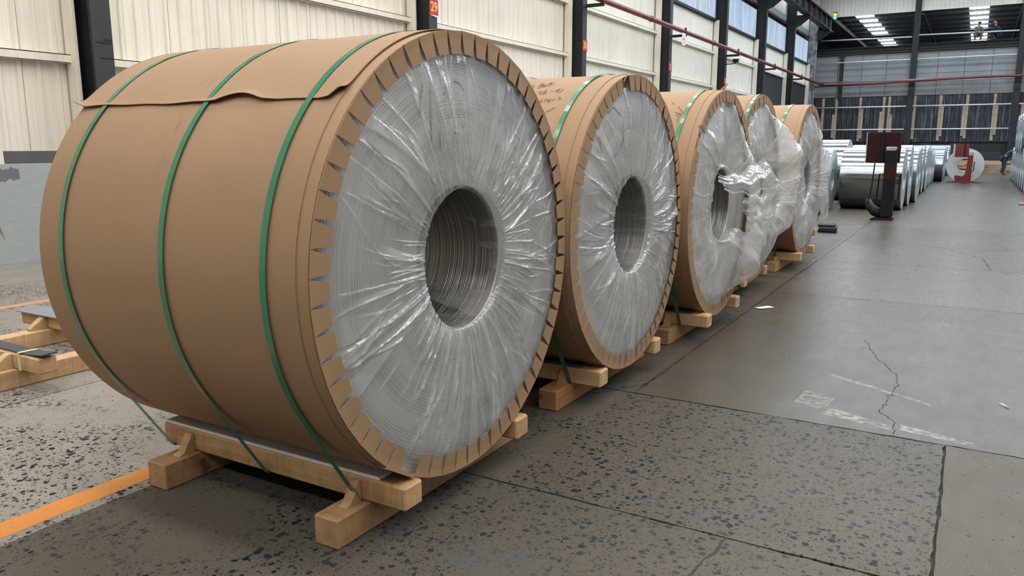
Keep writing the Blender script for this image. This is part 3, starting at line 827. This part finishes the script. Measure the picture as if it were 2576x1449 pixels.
def cradle(x0, yc, W, label, wood=(WOOD_X, WOOD_Y), pad='white', din=.372, group='timber cradles', chocks=True, rx=(.17, 1.19), chock_mat=None, rl=.68, seed=0, over=.018):
    # x0: plane of the coil's front face; beams run across (X), runners along the row (Y)
    c = thing('timber_cradle', label, 'cradle', (x0, yc, 0), group); rs = random.Random(seed)
    for k, xr in enumerate(rx):
        j = rs.gauss(0, .012)
        MB().cbox(-xr - .12, -xr, -rl + j, rl + j, 0.0, CR_R, .006).obj('runner', wood[1], c)
    for sgn in (-1, 1):
        b0, b1 = (din, din + .112) if sgn > 0 else (-din - .112, -din)
        e = over + (rs.random() * .02)
        m = MB(); zt = CR_R + CR_B
        m.cbox(-W + .11, e, b0, b1, CR_R, zt, .009)
        bm_ = m.obj('beam', wood[0], c)
        pm_ = PAD_W if pad == 'white' else PAD_D
        if pad:
            sl_ = .30
            y_in, y_out = (din + .03, din + .108) if sgn > 0 else (-din - .108, -din - .03)
            MB().cbox(-W + .13, e - .13, min(y_in, y_out), max(y_in, y_out), zt + .0005, zt + .0145, .002).obj('pad', pm_, bm_)
        if chocks:
            for k, xr in enumerate(rx):
                yb = b0 - .002 if sgn < 0 else b1 + .002
                s_ = -1 if sgn < 0 else 1
                wd_ = .045
                xc_ = -xr - .06 + rs.gauss(0, .012)
                MB().prism([(yb, CR_R), (yb + s_ * .085, CR_R), (yb + s_ * .055, CR_R + .012), (yb + s_ * .012, CR_R + .085), (yb, CR_R + .085)], 0, xc_ - wd_ / 2, xc_ + wd_ / 2).obj('chock', chock_mat or WOOD_P, c)
    return c

def zc(R): return CR_B + CR_R + math.sqrt(R * R - .37 ** 2) + .0

W0 = 1.508
c1 = build_coil((-1.781, 2.657, 1.037), .90, W0, 'largest kraft wrapped coil with three green straps and a torn paper overlap', 21, (-.19, -.71, -1.335),
    dict(N=1300, M=60, wedges=80, ridges=230, dens0=.17, bulges=((.35, .1, .02, .25, .4), (-.35, -.1, .012, .2, .2)), crumple=.022, cmask=(.55, .05, .32, .55), inner=.42), notch0=-115.7, skip=(58,), scuff=True)
# the overlapping sheet whose lower edge lies open along the side
ov = MB(); na, nx = 46, 60; R1 = .90
for i in range(nx + 1):
    xx = -1.52 + (1.52 - .045) * i / nx
    wob = .15 * math.sin(xx * 9) + .12 * math.sin(xx * 23 + 1) + (1.3 if -.66 < xx < -.42 else 0) * math.sin((xx + .66) / .24 * PI)
    lift = .003 + .003 * (1 + math.sin(xx * 7.3)) + (.010 * math.sin((xx + .70) / .36 * PI) if -.70 < xx < -.34 else 0) + (.028 if i == 0 else .012 if i == 1 else 0) + (.016 * (1 - (nx - i) / 4) if i > nx - 4 else 0)
    edge = 137.0 - wob - (2.0 if i > nx - 2 else 0)
    for j in range(na + 1):
        f = (j / na) ** 1.7; a = math.radians(edge + (18 - edge) * f)
        rr_ = R1 + .0052 + lift * math.exp(-f * 90)
        ov.v.append((xx, rr_ * math.cos(a), rr_ * math.sin(a)))
ov.f += [(i * (na + 1) + j, (i + 1) * (na + 1) + j, (i + 1) * (na + 1) + j + 1, i * (na + 1) + j + 1) for i in range(nx) for j in range(na)]
o = ov.obj('overlap_sheet', KRAFT_S, c1, True)
sm = o.modifiers.new('thick', 'SOLIDIFY'); sm.thickness = .0028; sm.offset = 1
# clear tape glints along the edge band and pen marks
F1 = [[(-.245, .689), (-.243, .673), (-.253, .647), (-.258, .611), (-.257, .573)], [(-.204, .675), (-.195, .658), (-.192, .638), (-.194, .577), (-.194, .532), (-.192, .468)], [(-.082, .693), (-.092, .678), (-.101, .655)], [(-.038, .71), (-.005, .707), (.016, .697), (.034, .676)], [(.039, .541), (.023, .531)], [(-.023, .53), (-.011, .532)], [(-.041, .509), (-.023, .511)], [(-.136, .516), (-.135, .481), (-.133, .439)]]
strokes_face(F1, -.0265, .0022, c1)
# end tongue of the edge strip below
MB().prism([(-.56, -.715), (-.40, -.812), (-.395, -.80), (-.545, -.705)], 0, -.03, .012).obj('strip_end', KRAFT, c1)

c2 = build_coil((-1.76, 4.447, 1.022), .882, W0, 'kraft wrapped coil with handwritten numbers behind the largest coil', 33, (-.168, -.71, -1.3),
    dict(N=1000, M=50, wedges=80, ridges=200, billow=.014, dens0=.19, bulges=((.3, 0, .03, .3, .4),), crumple=.018, cmask=(.4, -.1, .5, .6), inner=.4), notch0=2.0, bent={16: (-.55, 0, .45)})
S2 = [[(-.515, 111.1), (-.516, 114.0)], [(-.516, 112.3), (-.498, 113.6), (-.491, 114.7), (-.49, 115.8)], [(-.457, 109.3), (-.479, 111.2)], [(-.474, 112.3), (-.451, 110.7), (-.472, 113.8), (-.442, 111.9), (-.464, 114.6), (-.458, 115.4), (-.449, 115.7), (-.442, 115.4), (-.442, 111.9)], [(-.434, 111.4), (-.432, 114.4), (-.423, 114.6), (-.415, 109.5)], [(-.415, 109.5), (-.404, 112.7), (-.406, 109.4), (-.402, 111.7), (-.385, 110.0), (-.397, 110.7)], [(-.416, 114.2), (-.356, 112.4)], [(-.428, 119.5), (-.422, 118.6), (-.409, 118.8), (-.402, 119.2), (-.412, 120.9), (-.395, 120.9)], [(-.385, 117.1), (-.389, 120.3), (-.386, 120.8), (-.378, 120.8), (-.371, 120.1), (-.372, 119.4), (-.378, 119.2), (-.381, 120.3)], [(-.348, 119.0), (-.327, 118.6)], [(-.3, 116.3), (-.317, 118.9), (-.308, 119.4), (-.292, 118.4)], [(-.306, 117.3), (-.303, 119.7)], [(-.278, 117.0), (-.278, 119.1), (-.287, 120.8)], [(-.359, 124.7), (-.368, 126.2), (-.35, 126.5)], [(-.34, 124.3), (-.336, 125.5), (-.343, 126.6)], [(-.33, 125.2), (-.314, 124.8), (-.309, 125.1), (-.321, 126.3), (-.307, 126.5), (-.3, 126.0)], [(-.298, 124.9), (-.295, 125.5), (-.287, 125.6), (-.279, 124.5)], [(-.266, 124.5), (-.261, 123.8), (-.252, 124.0), (-.249, 124.9), (-.259, 125.2)], [(-.291, 132.7), (-.244, 130.0)], [(-.435, 120.9), (-.432, 120.7)]]
strokes_cyl(S2, .882 + .0025, .0019, c2)
F2 = [[(-.366, .656), (-.333, .659), (-.315, .668), (-.295, .686), (-.26, .681), (-.209, .66), (-.162, .638), (-.141, .616), (-.125, .577), (-.117, .547), (-.124, .505), (-.145, .477), (-.173, .46)], [(-.21, .432), (-.244, .416), (-.269, .415)], [(-.419, .543), (-.427, .524), (-.461, .505), (-.454, .482), (-.435, .449), (-.422, .42)], [(-.533, .509), (-.523, .491), (-.494, .465), (-.458, .439)]]
strokes_face(F2, -.0265, .003, c2)

c3 = build_coil((-1.713, 6.225, 1.030), .888, W0, 'kraft wrapped coil with torn film hanging over its bore and bent tabs', 47, (-.148, -.71, -1.3),
    dict(N=700, M=60, wedges=16, ridges=46, billow=.03, dens0=.30, bulges=((.42, -.45, .22, .34, .34), (.5, .15, .12, .25, .3)), crumple=.035, cf=(3, 13), inner=.2, amp=.8, tears=((.22, -.03, .22, .20),)), notch0=3.0,
    bent={22: (-.9, 0, .5), 23: (-.8, 0, .15)})
S3 = [[(-.228, 122.9), (-.162, 128.8)], [(-.232, 127.5), (-.2, 129.0), (-.177, 130.3), (-.174, 129.9), (-.184, 128.9), (-.195, 128.3), (-.202, 128.4), (-.2, 129.0)], [(-.216, 130.0), (-.213, 129.8), (-.175, 131.8)], [(-.197, 132.6), (-.19, 132.5), (-.18, 133.1), (-.183, 133.5)], [(-.193, 133.8), (-.185, 134.1), (-.18, 134.9)], [(-.29, 120.0), (-.289, 119.2), (-.278, 119.5), (-.271, 120.4), (-.276, 120.7)]]
strokes_cyl(S3, .888 + .0025, .0019, c3)
MB().prism([(-.09, .888), (.02, .892), (.13, .955)], 0, -.035, -.031).obj('raised_flap', KRAFT, c3)
sheet_film('loose_film', [(.02, -.33, .22), (.20, .52, .34), (.34, .62, .10), (.06, -.26, .10)], 3, c3, 60, .018, .40, .05)
sheet_film('loose_film', [(.05, .30, .02), (.30, .66, .16), (.22, .70, -.30), (.10, .34, -.22)], 5, c3, 60, .018, .36, .06)
c4 = build_coil((-1.867, 8.11, 1.062), .922, W0, 'kraft wrapped coil whose film balloons out towards the aisle', 58, (-.02, -.71, -1.3),
    dict(N=600, M=56, wedges=14, ridges=40, billow=.05, dens0=.36, bulges=((.55, .30, .22, .34, .42), (.5, -.25, .16, .3, .3), (.0, -.3, .1, .4, .4)), crumple=.05, cf=(3, 13), inner=.15, amp=.9), notch0=1.0, bent={20: (-.3, 0, .2)})
strokes_face([[(.038, .692), (.159, .685), (.275, .616), (.243, .549), (.13, .515)]], .10, .004, c4)
c5 = build_coil((-1.77, 10.2, 1.06), .918, W0, 'kraft wrapped coil with film twisted into its bore beyond the ballooning one', 66, (-.215, -.71, -1.3),
    dict(N=600, M=50, wedges=24, ridges=60, billow=.04, dens0=.36, bulges=((.6, -.05, .10, .3, .4),), crumple=.035, cf=(3, 14), inner=.2, amp=1.1, rb=.26), notch0=1.0)
c6 = build_coil((-2.10, 12.32, 1.06), .918, W0, 'last kraft wrapped coil of the row with loose film hanging to one side', 71, (-.215, -.71, -1.3),
    dict(N=360, M=40, wedges=14, ridges=30, billow=.05, dens0=.36, bulges=(), crumple=.04, cf=(3, 12), inner=.2, amp=1.0), notch0=1.0)

sheet_film('loose_film', [(.03, .50, .45), (.05, .84, .20), (.12, .93, -.70), (.06, .50, -.74)], 9, c6, 40, .03, .38, .05)

k1 = cradle(-1.781, 2.657, W0, 'brown timber cradle with white foam strips under the largest coil', seed=1, rx=(.147, 1.156), rl=.68)
k2 = cradle(-1.76, 4.447, W0, 'timber cradle with a reddish runner under the coil with handwritten numbers', (WOOD_P, WOOD_R), 'dark', seed=2, chock_mat=WOOD_R, rl=.69)
k3 = cradle(-1.713, 6.225, W0, 'pale timber cradle under the coil with torn film', (WOOD_P, WOOD_Y), 'dark', seed=3, over=.06)
k4 = cradle(-1.867, 8.11, W0, 'timber cradle under the coil with ballooning film', (WOOD_P, WOOD_PY), 'dark', seed=4)
k5 = cradle(-1.77, 10.2, W0, 'pale timber cradle under the coil with film twisted into its bore', (WOOD_P, WOOD_PY), 'dark', seed=5, over=.05)
k6 = cradle(-2.10, 12.32, W0, 'timber cradle under the last wrapped coil of the row', (WOOD_P, WOOD_PY), 'dark', seed=6, over=.05)
# tape wound round the beam and the tape ends on the first cradle
def tape(par, x, y0, y1, z0, z1, w=.03):
    e = .0015
    MB().box(x, x + w, y0 - e, y0, z0 - e, z1 + e).box(x, x + w, y1, y1 + e, z0 - e, z1 + e).box(x, x + w, y0 - e, y1 + e, z1, z1 + e).obj('tape', TAPE, par)
# empty cradle beyond
k7 = thing('timber_cradle', 'empty pale timber cradle with grey felt strips on the floor', 'cradle', (0, 0, 0), 'timber cradles')
MB().cbox(-5.17, -5.05, 2.14, 3.46, 0, CR_R, .006).obj('runner', WOOD_PY, k7)
MB().cbox(-6.08, -5.955, 2.2, 3.56, 0, CR_R, .006).obj('runner', WOOD_PY, k7)
MB().cbox(-6.35, -4.79, 2.475, 2.59, CR_R, .22, .008).obj('beam', WOOD_P, k7)
MB().cbox(-6.36, -4.85, 3.20, 3.32, CR_R, .22, .008).obj('beam', WOOD_P, k7)
m = MB(); n_ = 20
for i in range(n_ + 1):
    f = i / n_; xx = -6.3 + 1.53 * f; zz = .2215 + .016 * (f > .9) * (f - .9) * 10
    m.v += [(xx, 2.49, zz), (xx, 2.585, zz + .003), (xx, 2.585, zz + .011), (xx, 2.49, zz + .008)]
m.f += [(4 * i + a, 4 * i + (a + 1) % 4, 4 * i + 4 + (a + 1) % 4, 4 * i + 4 + a) for i in range(n_) for a in range(4)] + [(0, 3, 2, 1), (4 * n_, 4 * n_ + 1, 4 * n_ + 2, 4 * n_ + 3)]
m.obj('felt_strip', PAD_D, k7)
m = MB().prism([(-6.36, 3.16), (-6.50, 3.34), (-6.2, 3.38), (-4.8, 3.36), (-4.8, 3.18)], 2, .2215, .228).obj('felt_strip', PAD_G, k7)
tape(k7, -5.02, 2.475, 2.59, CR_R, .232)
for (ya, yb, s_) in ((2.473, 2.36, -1), (3.198, 3.09, -1)):
    for xc_ in (-5.11, -6.02):
        MB().prism([(ya, CR_R), (yb - .02, CR_R), (yb - .02, CR_R + .02), (ya - .02, CR_R + .095), (ya, CR_R + .095)], 0, xc_ - .03, xc_ + .03).obj('chock', WOOD_P, k7)

# ------------------------------------------------------------------ grey plate leaning at the wall
def m_plate():
    t = MT('scratched_grey_plate'); p = t.obj()
    a = t.noise(t.mapping(p, (1, 3, 9)), 2.2, 5, .65); b = t.noise(p, 2.6, 4)
    c = t.mix(a, (.25, .285, .29), (.36, .39, .39))
    s = t.n('SeparateXYZ', {0: p}); Y, Z = s.outputs[1], s.outputs[2]
    # dark wiped patch near the top
    n_ = t.noise(t.mapping(p, (1, 14, 3)), 1.5, 4)
    hp = t.math('ADD', t.math('ABSOLUTE', t.math('SUBTRACT', Z, 1.13)), t.math('MULTIPLY', n_, .16))
    inw = t.math('MULTIPLY', t.math('GREATER_THAN', Y, .03), t.math('LESS_THAN', Y, .34))
    c = t.mix(t.math('MULTIPLY', t.math('LESS_THAN', hp, .155), inw), c, (.13, .135, .135))
    # long dark slivers
    for (y0, y1, za, zb, w) in ((-.03, .06, 1.28, .78, .05), (-.14, .06, .95, .28, .06)):
        f = t.math('DIVIDE', t.math('SUBTRACT', Z, zb), za - zb)
        cx = t.math('ADD', y1, t.math('MULTIPLY', f, y0 - y1))
        inn = t.math('LESS_THAN', t.math('ABSOLUTE', t.math('SUBTRACT', Y, cx)), t.math('MULTIPLY', f, w))
        c = t.mix(inn, c, (.12, .125, .125))
    # yellow drips
    yn = t.noise(t.mapping(p, (1, 22, 2.4)), 1.3, 5, .7)
    zz = t.math('MULTIPLY', t.math('LESS_THAN', Z, .55), t.math('GREATER_THAN', Z, .12))
    c = t.mix(t.math('MULTIPLY', t.ramp(yn, [(.60, 0.0), (.68, .9)]), zz), c, (.62, .36, .05))
    return t.end(t.bsdf(c, .55, .1))
lp = thing('steel_plate', 'scratched pale grey steel plate with yellow drips leaning by the wall', 'plate', (-10.5, 5.15, 0))
pl = MB().cbox(-.006, .006, -1.4, 1.9, 0, 1.262, .002).obj('sheet', m_plate(), lp); pl.rotation_euler = (0, -.06, 0)
lp2 = tag(MB().cbox(-.005, .005, -.02, 1.9, 0, .16, .002).obj('metal_strip', simple('dark_grey_strip', (.10, .105, .105), .4, .4, .3), None, False, (-10.585, 5.36, 1.262)), 'narrow dark grey metal strip standing on the leaning plate', 'strip')
lp2.rotation_euler = (0, -.06, 0)

# ------------------------------------------------------------------ bare silver coils
def bare_coil(loc, R, W, label, group, rotz=0.0, rb=.25, edge_mat=None):
    c = thing('bare_coil', label, 'coil', loc, group, rotz)
    g = .006
    autosmooth(MB().lathe([(-W / 2, R - g), (-W / 2 + g, R), (W / 2 - g, R), (W / 2, R - g)], 72).obj('outer_wrap', SILVER, c), 40)
    autosmooth(MB().lathe([(W / 2, R - g), (W / 2, rb)], 72).obj('edge_face', edge_mat or SILVER_E, c), 40)
    autosmooth(MB().lathe([(-W / 2, rb), (-W / 2, R - g)], 72).obj('edge_face', edge_mat or SILVER_E, c), 40)
    autosmooth(MB().lathe([(W / 2, rb), (-W / 2, rb)], 48).obj('bore', SILVER_E, c), 40)
    return c
lab_l = 'bare silver coil in the row beyond the nearer lifting hook'
r3 = random.Random(8)
y = 20.45
first = True
while y < 47:
    R = .70 + r3.random() * .05 if not (33 < y < 38) else .63
    if first: R = .715
    W = 1.32 + (0 if first else r3.gauss(0, .04)) ; xr = -1.40 + (0 if first else r3.gauss(.0, .03))
    if y > 37: xr = -1.15; W = .9
    if not first: y += R - Rp
    Rp = R
    bare_coil((xr - W / 2, y, R), R, W, 'wide bare silver coil lying right behind the nearer lifting hook' if first else lab_l, 'bare coils in the left row')
    first = False
    y += 2 * R + .03 + (2.2 if 40 < y < 42 else 0)
for (x, y, R) in ((-2.80, 18.25, .70), (-2.86, 19.72, .70)):
    bare_coil((x - .45, y, R), R, .9, 'bare silver coil standing between the wrapped row and the wide bare coil', 'bare coils behind the wrapped row', .0, .25)
bare_coil((-4.05, 23.4, .82), .82, 2.1, 'tall bare silver coil lying behind the wide bare coil', None)
bare_coil((-3.3 - .45, 21.3, .67), .67, .9, 'dim bare silver coil squeezed in before the tall bare coil', None)
# right-hand row, two high
y = 29.0; i = 0
while y < 41.5:
    R = .70
    bare_coil((1.36 + .62, y, R), R, 1.24, 'bare silver coil in the lower tier across the aisle', 'lower tier of bare coils across the aisle')
    if 31 < y < 37:
        bare_coil((1.30 + .62, y + .72, R + 1.225), R * .99, 1.24, 'bare silver coil in the upper tier across the aisle', 'upper tier of bare coils across the aisle')
    y += 1.44; i += 1
bare_coil((-.35, 37.2, .685), .68, 1.1, 'pale coil with its open bore turned to the aisle behind the farther hook', None, -PI / 2, .27, simple('pale_coil_edge', (.62, .66, .66), .5, .3))

# ------------------------------------------------------------------ C-hooks for lifting coils
def c_hook(loc, rotz, label, sc, body, arm, low):
    # local: x across, y along the aisle, z up. Upright web in front, counterweight box above, prong below
    c = thing('lifting_hook', label, 'coil hook', loc, None, rotz); c.scale = (sc,) * 3
    MB().cbox(.10, .32, -.10, .10, .06, 1.42, .015).obj('upright', low, c)
    MB().cbox(.105, .315, -.108, -.10, .80, 1.12, .002).obj('red_band', arm, c)
    cw = MB().cbox(-.27, .35, .10, .30, 1.14, 1.75, .01).obj('counterweight', body, c)
    MB().box(-.28, -.262, .08, .31, 1.14, 1.75).obj('edge_plate', WORN, cw)
    MB().box(.0, .05, .06, .12, 1.16, 1.76).obj('rib', BLACKST, cw)
    MB().cbox(.11, .30, -.104, .10, 1.38, 1.46, .01).obj('cap', WORN, c)
    MB().prism([(.0, .05), (.34, .05), (.34, .0), (-.08, .0), (-.08, .02)], 1, -.16, .14).obj('foot', arm, c)
    MB().tube([(.12, .05, .12), (-.02, .08, .16), (-.13, .14, .26), (-.18, .3, .36)], [.10, .10, .085, .06], 10).obj('prong', low, c, True)
    MB().tube([(-.08, -.02, 1.14), (-.10, -.03, .70), (-.15, -.02, .30)], .014, 6).obj('chain_bar', BLACKST, c)
    for s_ in (-1, 1):
        b = .02 if s_ < 0 else .40
        MB().tube([(.12 if s_ < 0 else .30, 0, .92), (b, 0, .92), (b - .02 * (s_ < 0), 0, .42), (.12 if s_ < 0 else .30, 0, .40)], .018, 6).obj('handle_bar', BLACKST, c)
    return c
c_hook((-1.67, 17.45, 0), 0, 'dark oxide red lifting hook standing in front of the wide bare coil', 1.0, DARKRED, simple('dirty_red_paint', (.032, .011, .008), .5, 0, .5, 6, .15), BLACKST)
h2 = thing('lifting_hook', 'bright red C shaped lifting hook standing before the pale coil', 'coil hook', (-.40, 35.7, 0))
MB().prism([(-.33, 1.02), (.14, 1.02), (.14, 1.55), (-.33, 1.55)], 1, .06, .24).obj('counterweight', REDHOOK, h2)
MB().box(-.40, -.33, .05, .24, 1.0, 1.53).obj('edge_plate', WORN, h2)
MB().box(-.02, .02, .03, .06, 1.02, 1.56).obj('rib', BLACKST, h2)
MB().prism([(.13, 1.2), (.30, 1.2), (.31, 1.05), (.30, .6), (.30, .02), (.02, .0), (-.22, .06), (-.28, .22), (-.26, .32), (-.12, .30), (.0, .27), (.07, .35), (.11, .6)], 1, -.10, .08).obj('hook_body', REDHOOK, h2)
MB().cbox(.14, .31, -.11, .09, 1.08, 1.24, .02).obj('cap', WORN, h2)
MB().tube([(.30, 0, .85), (.36, 0, .85), (.36, 0, .5), (.30, 0, .47)], .018, 6).obj('handle_bar', BLACKST, h2)

# ------------------------------------------------------------------ wood pile, small things
r4 = random.Random(14)
pb = [MB().cbox(-1.4, 1.4, -.06, .06, 0, .05, .004).mesh('plank', PLANK), MB().cbox(-1.1, 1.1, -.075, .075, 0, .06, .004).mesh('plank', WOOD_P), MB().cbox(-1.3, 1.3, -.05, .05, 0, .07, .004).mesh('plank', WOOD_X)]
for lay in range(9):
    for q in range(4):
        if lay == 8 and r4.random() < .5: continue
        o = link('loose_plank', pb[r4.randrange(3)], None, (-1.1 + (q % 2) * 1.3 + r4.gauss(0, .4), 50.0 + q * .30 + r4.gauss(0, .015), lay * .0735), (0, 0, r4.gauss(0, .015)))
        tag(o, 'weathered plank in the pile against the end wall', 'plank', 'planks in the far pile')
bp = thing('rubber_block', 'small black grooved rubber block on the floor by the last wrapped coil', 'block', (-2.13, 14.55, 0), None, .1)
MB().cbox(-.15, .15, -.2, .2, 0, .05, .012).obj('base', BLACKST, bp)
MB().cbox(-.14, .16, -.19, .19, .05, .10, .012).obj('upper', PAD_D, bp)
MB().cbox(-.16, .13, -.18, .17, .10, .135, .012).obj('top', BLACKST, bp)
def scrap(pts, z, label, mat, name='paper_scrap'):
    m = MB(); n = len(pts); cx = sum(p[0] for p in pts) / n; cy = sum(p[1] for p in pts) / n
    m.add([(p[0], p[1], z + .002 + .006 * ((i % 2))) for i, p in enumerate(pts)] + [(cx, cy, z + .012)], [(i, (i + 1) % n, n) for i in range(n)])
    o = m.obj(name, mat); sm = o.modifiers.new('t', 'SOLIDIFY'); sm.thickness = .001
    tag(o, label, 'scrap')
scrap([(.245, 5.24), (.262, 5.22), (.30, 5.17), (.292, 5.165), (.27, 5.2)], 0, 'tiny pale scrap lying on the aisle floor', PAD_W)
scrap([(-1.66, 7.30), (-1.56, 7.42), (-1.50, 7.40), (-1.6, 7.24)], 0, 'crumpled pale paper strip lying on the long floor joint', PAD_W, 'paper_strip')
og = tag(MB().cbox(1.05, 1.35, 23.5, 23.8, 0, .05, .008).obj('wood_offcut', WOOD_R), 'orange wood offcut on the aisle floor before the lower tier', 'wood')

# ------------------------------------------------------------------ people
def skin_mesh(name, joints, edges, mat, parent, root=0, sub=2):
    me = bpy.data.meshes.new(name); me.from_pydata([j[:3] for j in joints], edges, []); me.update(); me.materials.append(mat)
    o = link(name, me, parent)
    sk = o.modifiers.new('skin', 'SKIN')
    for i, v in enumerate(me.skin_vertices[0].data):
        r = joints[i][3]; v.radius = (r, r) if not isinstance(r, tuple) else r
        v.use_root = (i == root)
    sk.use_smooth_shade = True
    s_ = o.modifiers.new('sub', 'SUBSURF'); s_.levels = s_.render_levels = sub
    return o
SKIN = simple('skin', (.42, .24, .16), .55); JEANS = simple('blue_denim', (.018, .032, .055), .8); JACKET = simple('charcoal_jacket', (.035, .035, .037), .8, 0, .4, 20)
NAVY = simple('navy_workwear', (.012, .02, .045), .8); CAMO = simple('dusty_camouflage', (.16, .145, .11), .85, 0, .55, 9); HELMET = simple('orange_red_helmet', (.62, .09, .06), .35)
SHOE = simple('dark_shoe', (.012, .012, .012), .5); HAIR = simple('black_hair', (.012, .011, .010), .6)

def person(loc, rotz, label, pose, top, legs, helmet=None, group=None):
    p = thing('person', label, 'person', loc, group, rotz)
    J = pose
    H, NK, CH, PV = J['head'], J['neck'], J['chest'], J['pelvis']
    body = [(*PV, .11), (*[(a + b) / 2 for a, b in zip(PV, CH)], .10), (*CH, .12), (*NK, .05), (*H, .085)]
    ed = [(0, 1), (1, 2), (2, 3), (3, 4)]
    def limb(start, pts, rad):
        k = start
        for q, r in zip(pts, rad): body.append((*q, r)); ed.append((k, len(body) - 1)); k = len(body) - 1
    for s_ in ('L', 'R'):
        limb(2, [J['sh' + s_], J['el' + s_], J['wr' + s_], J['ha' + s_]], [.055, .042, .030, .034])
        limb(0, [J['hip' + s_], J['kn' + s_], J['an' + s_], J['toe' + s_]], [.085, .06, .042, .035])
    skin_mesh('body', body, ed, SKIN, p)
    # clothing follows the same joints a little wider
    jt = [(*PV, .135), (*[(a + b) / 2 for a, b in zip(PV, CH)], .145), (*CH, .155), (*[c_ + (n_ - c_) * .7 for c_, n_ in zip(CH, NK)], .09)]
    je = [(0, 1), (1, 2), (2, 3)]
    for s_ in ('L', 'R'):
        k = 2
        for q, r in ((J['sh' + s_], .08), (J['el' + s_], .062), (J['wr' + s_], .048)): jt.append((*q, r)); je.append((k, len(jt) - 1)); k = len(jt) - 1
    skin_mesh('jacket', jt, je, top, p)
    tt = [(*PV, .14)]; te = []
    for s_ in ('L', 'R'):
        k = 0
        for q, r in ((J['hip' + s_], .105), (J['kn' + s_], .085), (J['an' + s_], .065)): tt.append((*q, r)); te.append((k, len(tt) - 1)); k = len(tt) - 1
        skin_mesh('shoe', [(*J['an' + s_], .05), (*[(a + b) / 2 for a, b in zip(J['an' + s_], J['toe' + s_])], .05), (*J['toe' + s_], .04)], [(0, 1), (1, 2)], SHOE, p, 0, 1)
    skin_mesh('trousers', tt, te, legs, p)
    m = MB(); n = 16
    prof = [(0, .125), (.05, .12), (.09, .085), (.115, .0)] if helmet else [(-.02, .098), (.04, .098), (.08, .07), (.10, .0)]
    m.lathe([(-.004, .15), (0, .125)] + prof[1:] if helmet else prof, n)
    hh = m.obj('helmet' if helmet else 'hair', helmet or HAIR, p, True); hh.location = Vector(H) + Vector(J.get('hoff', (0, 0, .03))); hh.rotation_euler = J.get('hrot', (0, -PI / 2, 0))
    return p
# worker bent over between the end wall and the right-hand coils (faces +x)
bent_pose = dict(pelvis=(0, 0, .86), chest=(.30, 0, 1.14), neck=(.44, 0, 1.21), head=(.56, 0, 1.22), shL=(.32, .19, 1.16), elL=(.40, .22, .92), wrL=(.58, .18, .78), haL=(.66, .17, .74),
    shR=(.32, -.19, 1.16), elR=(.38, -.22, .92), wrR=(.54, -.18, .76), haR=(.62, -.17, .72), hipL=(0, .10, .82), knL=(.05, .11, .46), anL=(-.02, .12, .08), toeL=(.13, .13, .04),
    hipR=(0, -.10, .82), knR=(.03, -.11, .46), anR=(-.05, -.12, .08), toeR=(.10, -.13, .04), hoff=(-.02, 0, .04), hrot=(0, -PI / 2 + .6, 0))
person((1.22, 46.8, 0), .25, 'person in dark jacket and blue jeans bending over behind the stacked bare coils', bent_pose, JACKET, JEANS)
# two workers up on the ledge of the end wall
crouch = dict(pelvis=(0, 0, .34), chest=(.16, 0, .70), neck=(.24, 0, .84), head=(.30, 0, .96), shL=(.17, .18, .74), elL=(.36, .22, .56), wrL=(.50, .12, .46), haL=(.58, .08, .44),
    shR=(.17, -.18, .74), elR=(.36, -.22, .56), wrR=(.50, -.12, .46), haR=(.58, -.08, .44), hipL=(.02, .10, .32), knL=(.40, .16, .44), anL=(.18, .15, .08), toeL=(.32, .16, .04),
    hipR=(.02, -.10, .32), knR=(.40, -.16, .44), anR=(.18, -.15, .08), toeR=(.32, -.16, .04))
ca = dict(crouch); wk1 = person((-.72, YB + .02, 8.62), -1.3, 'crouching person in dusty camouflage clothes on the high ledge', ca, CAMO, CAMO, None, None)
cb = dict(crouch); cb['hoff'] = (.0, 0, .04); cb['hrot'] = (0, -PI / 2 - .5, 0)
wk2 = person((.62, YB + .02, 8.62), PI - .3, 'crouching person in navy workwear and orange red helmet on the high ledge', cb, NAVY, NAVY, HELMET, None)
wk1.scale = wk2.scale = (1.15,) * 3
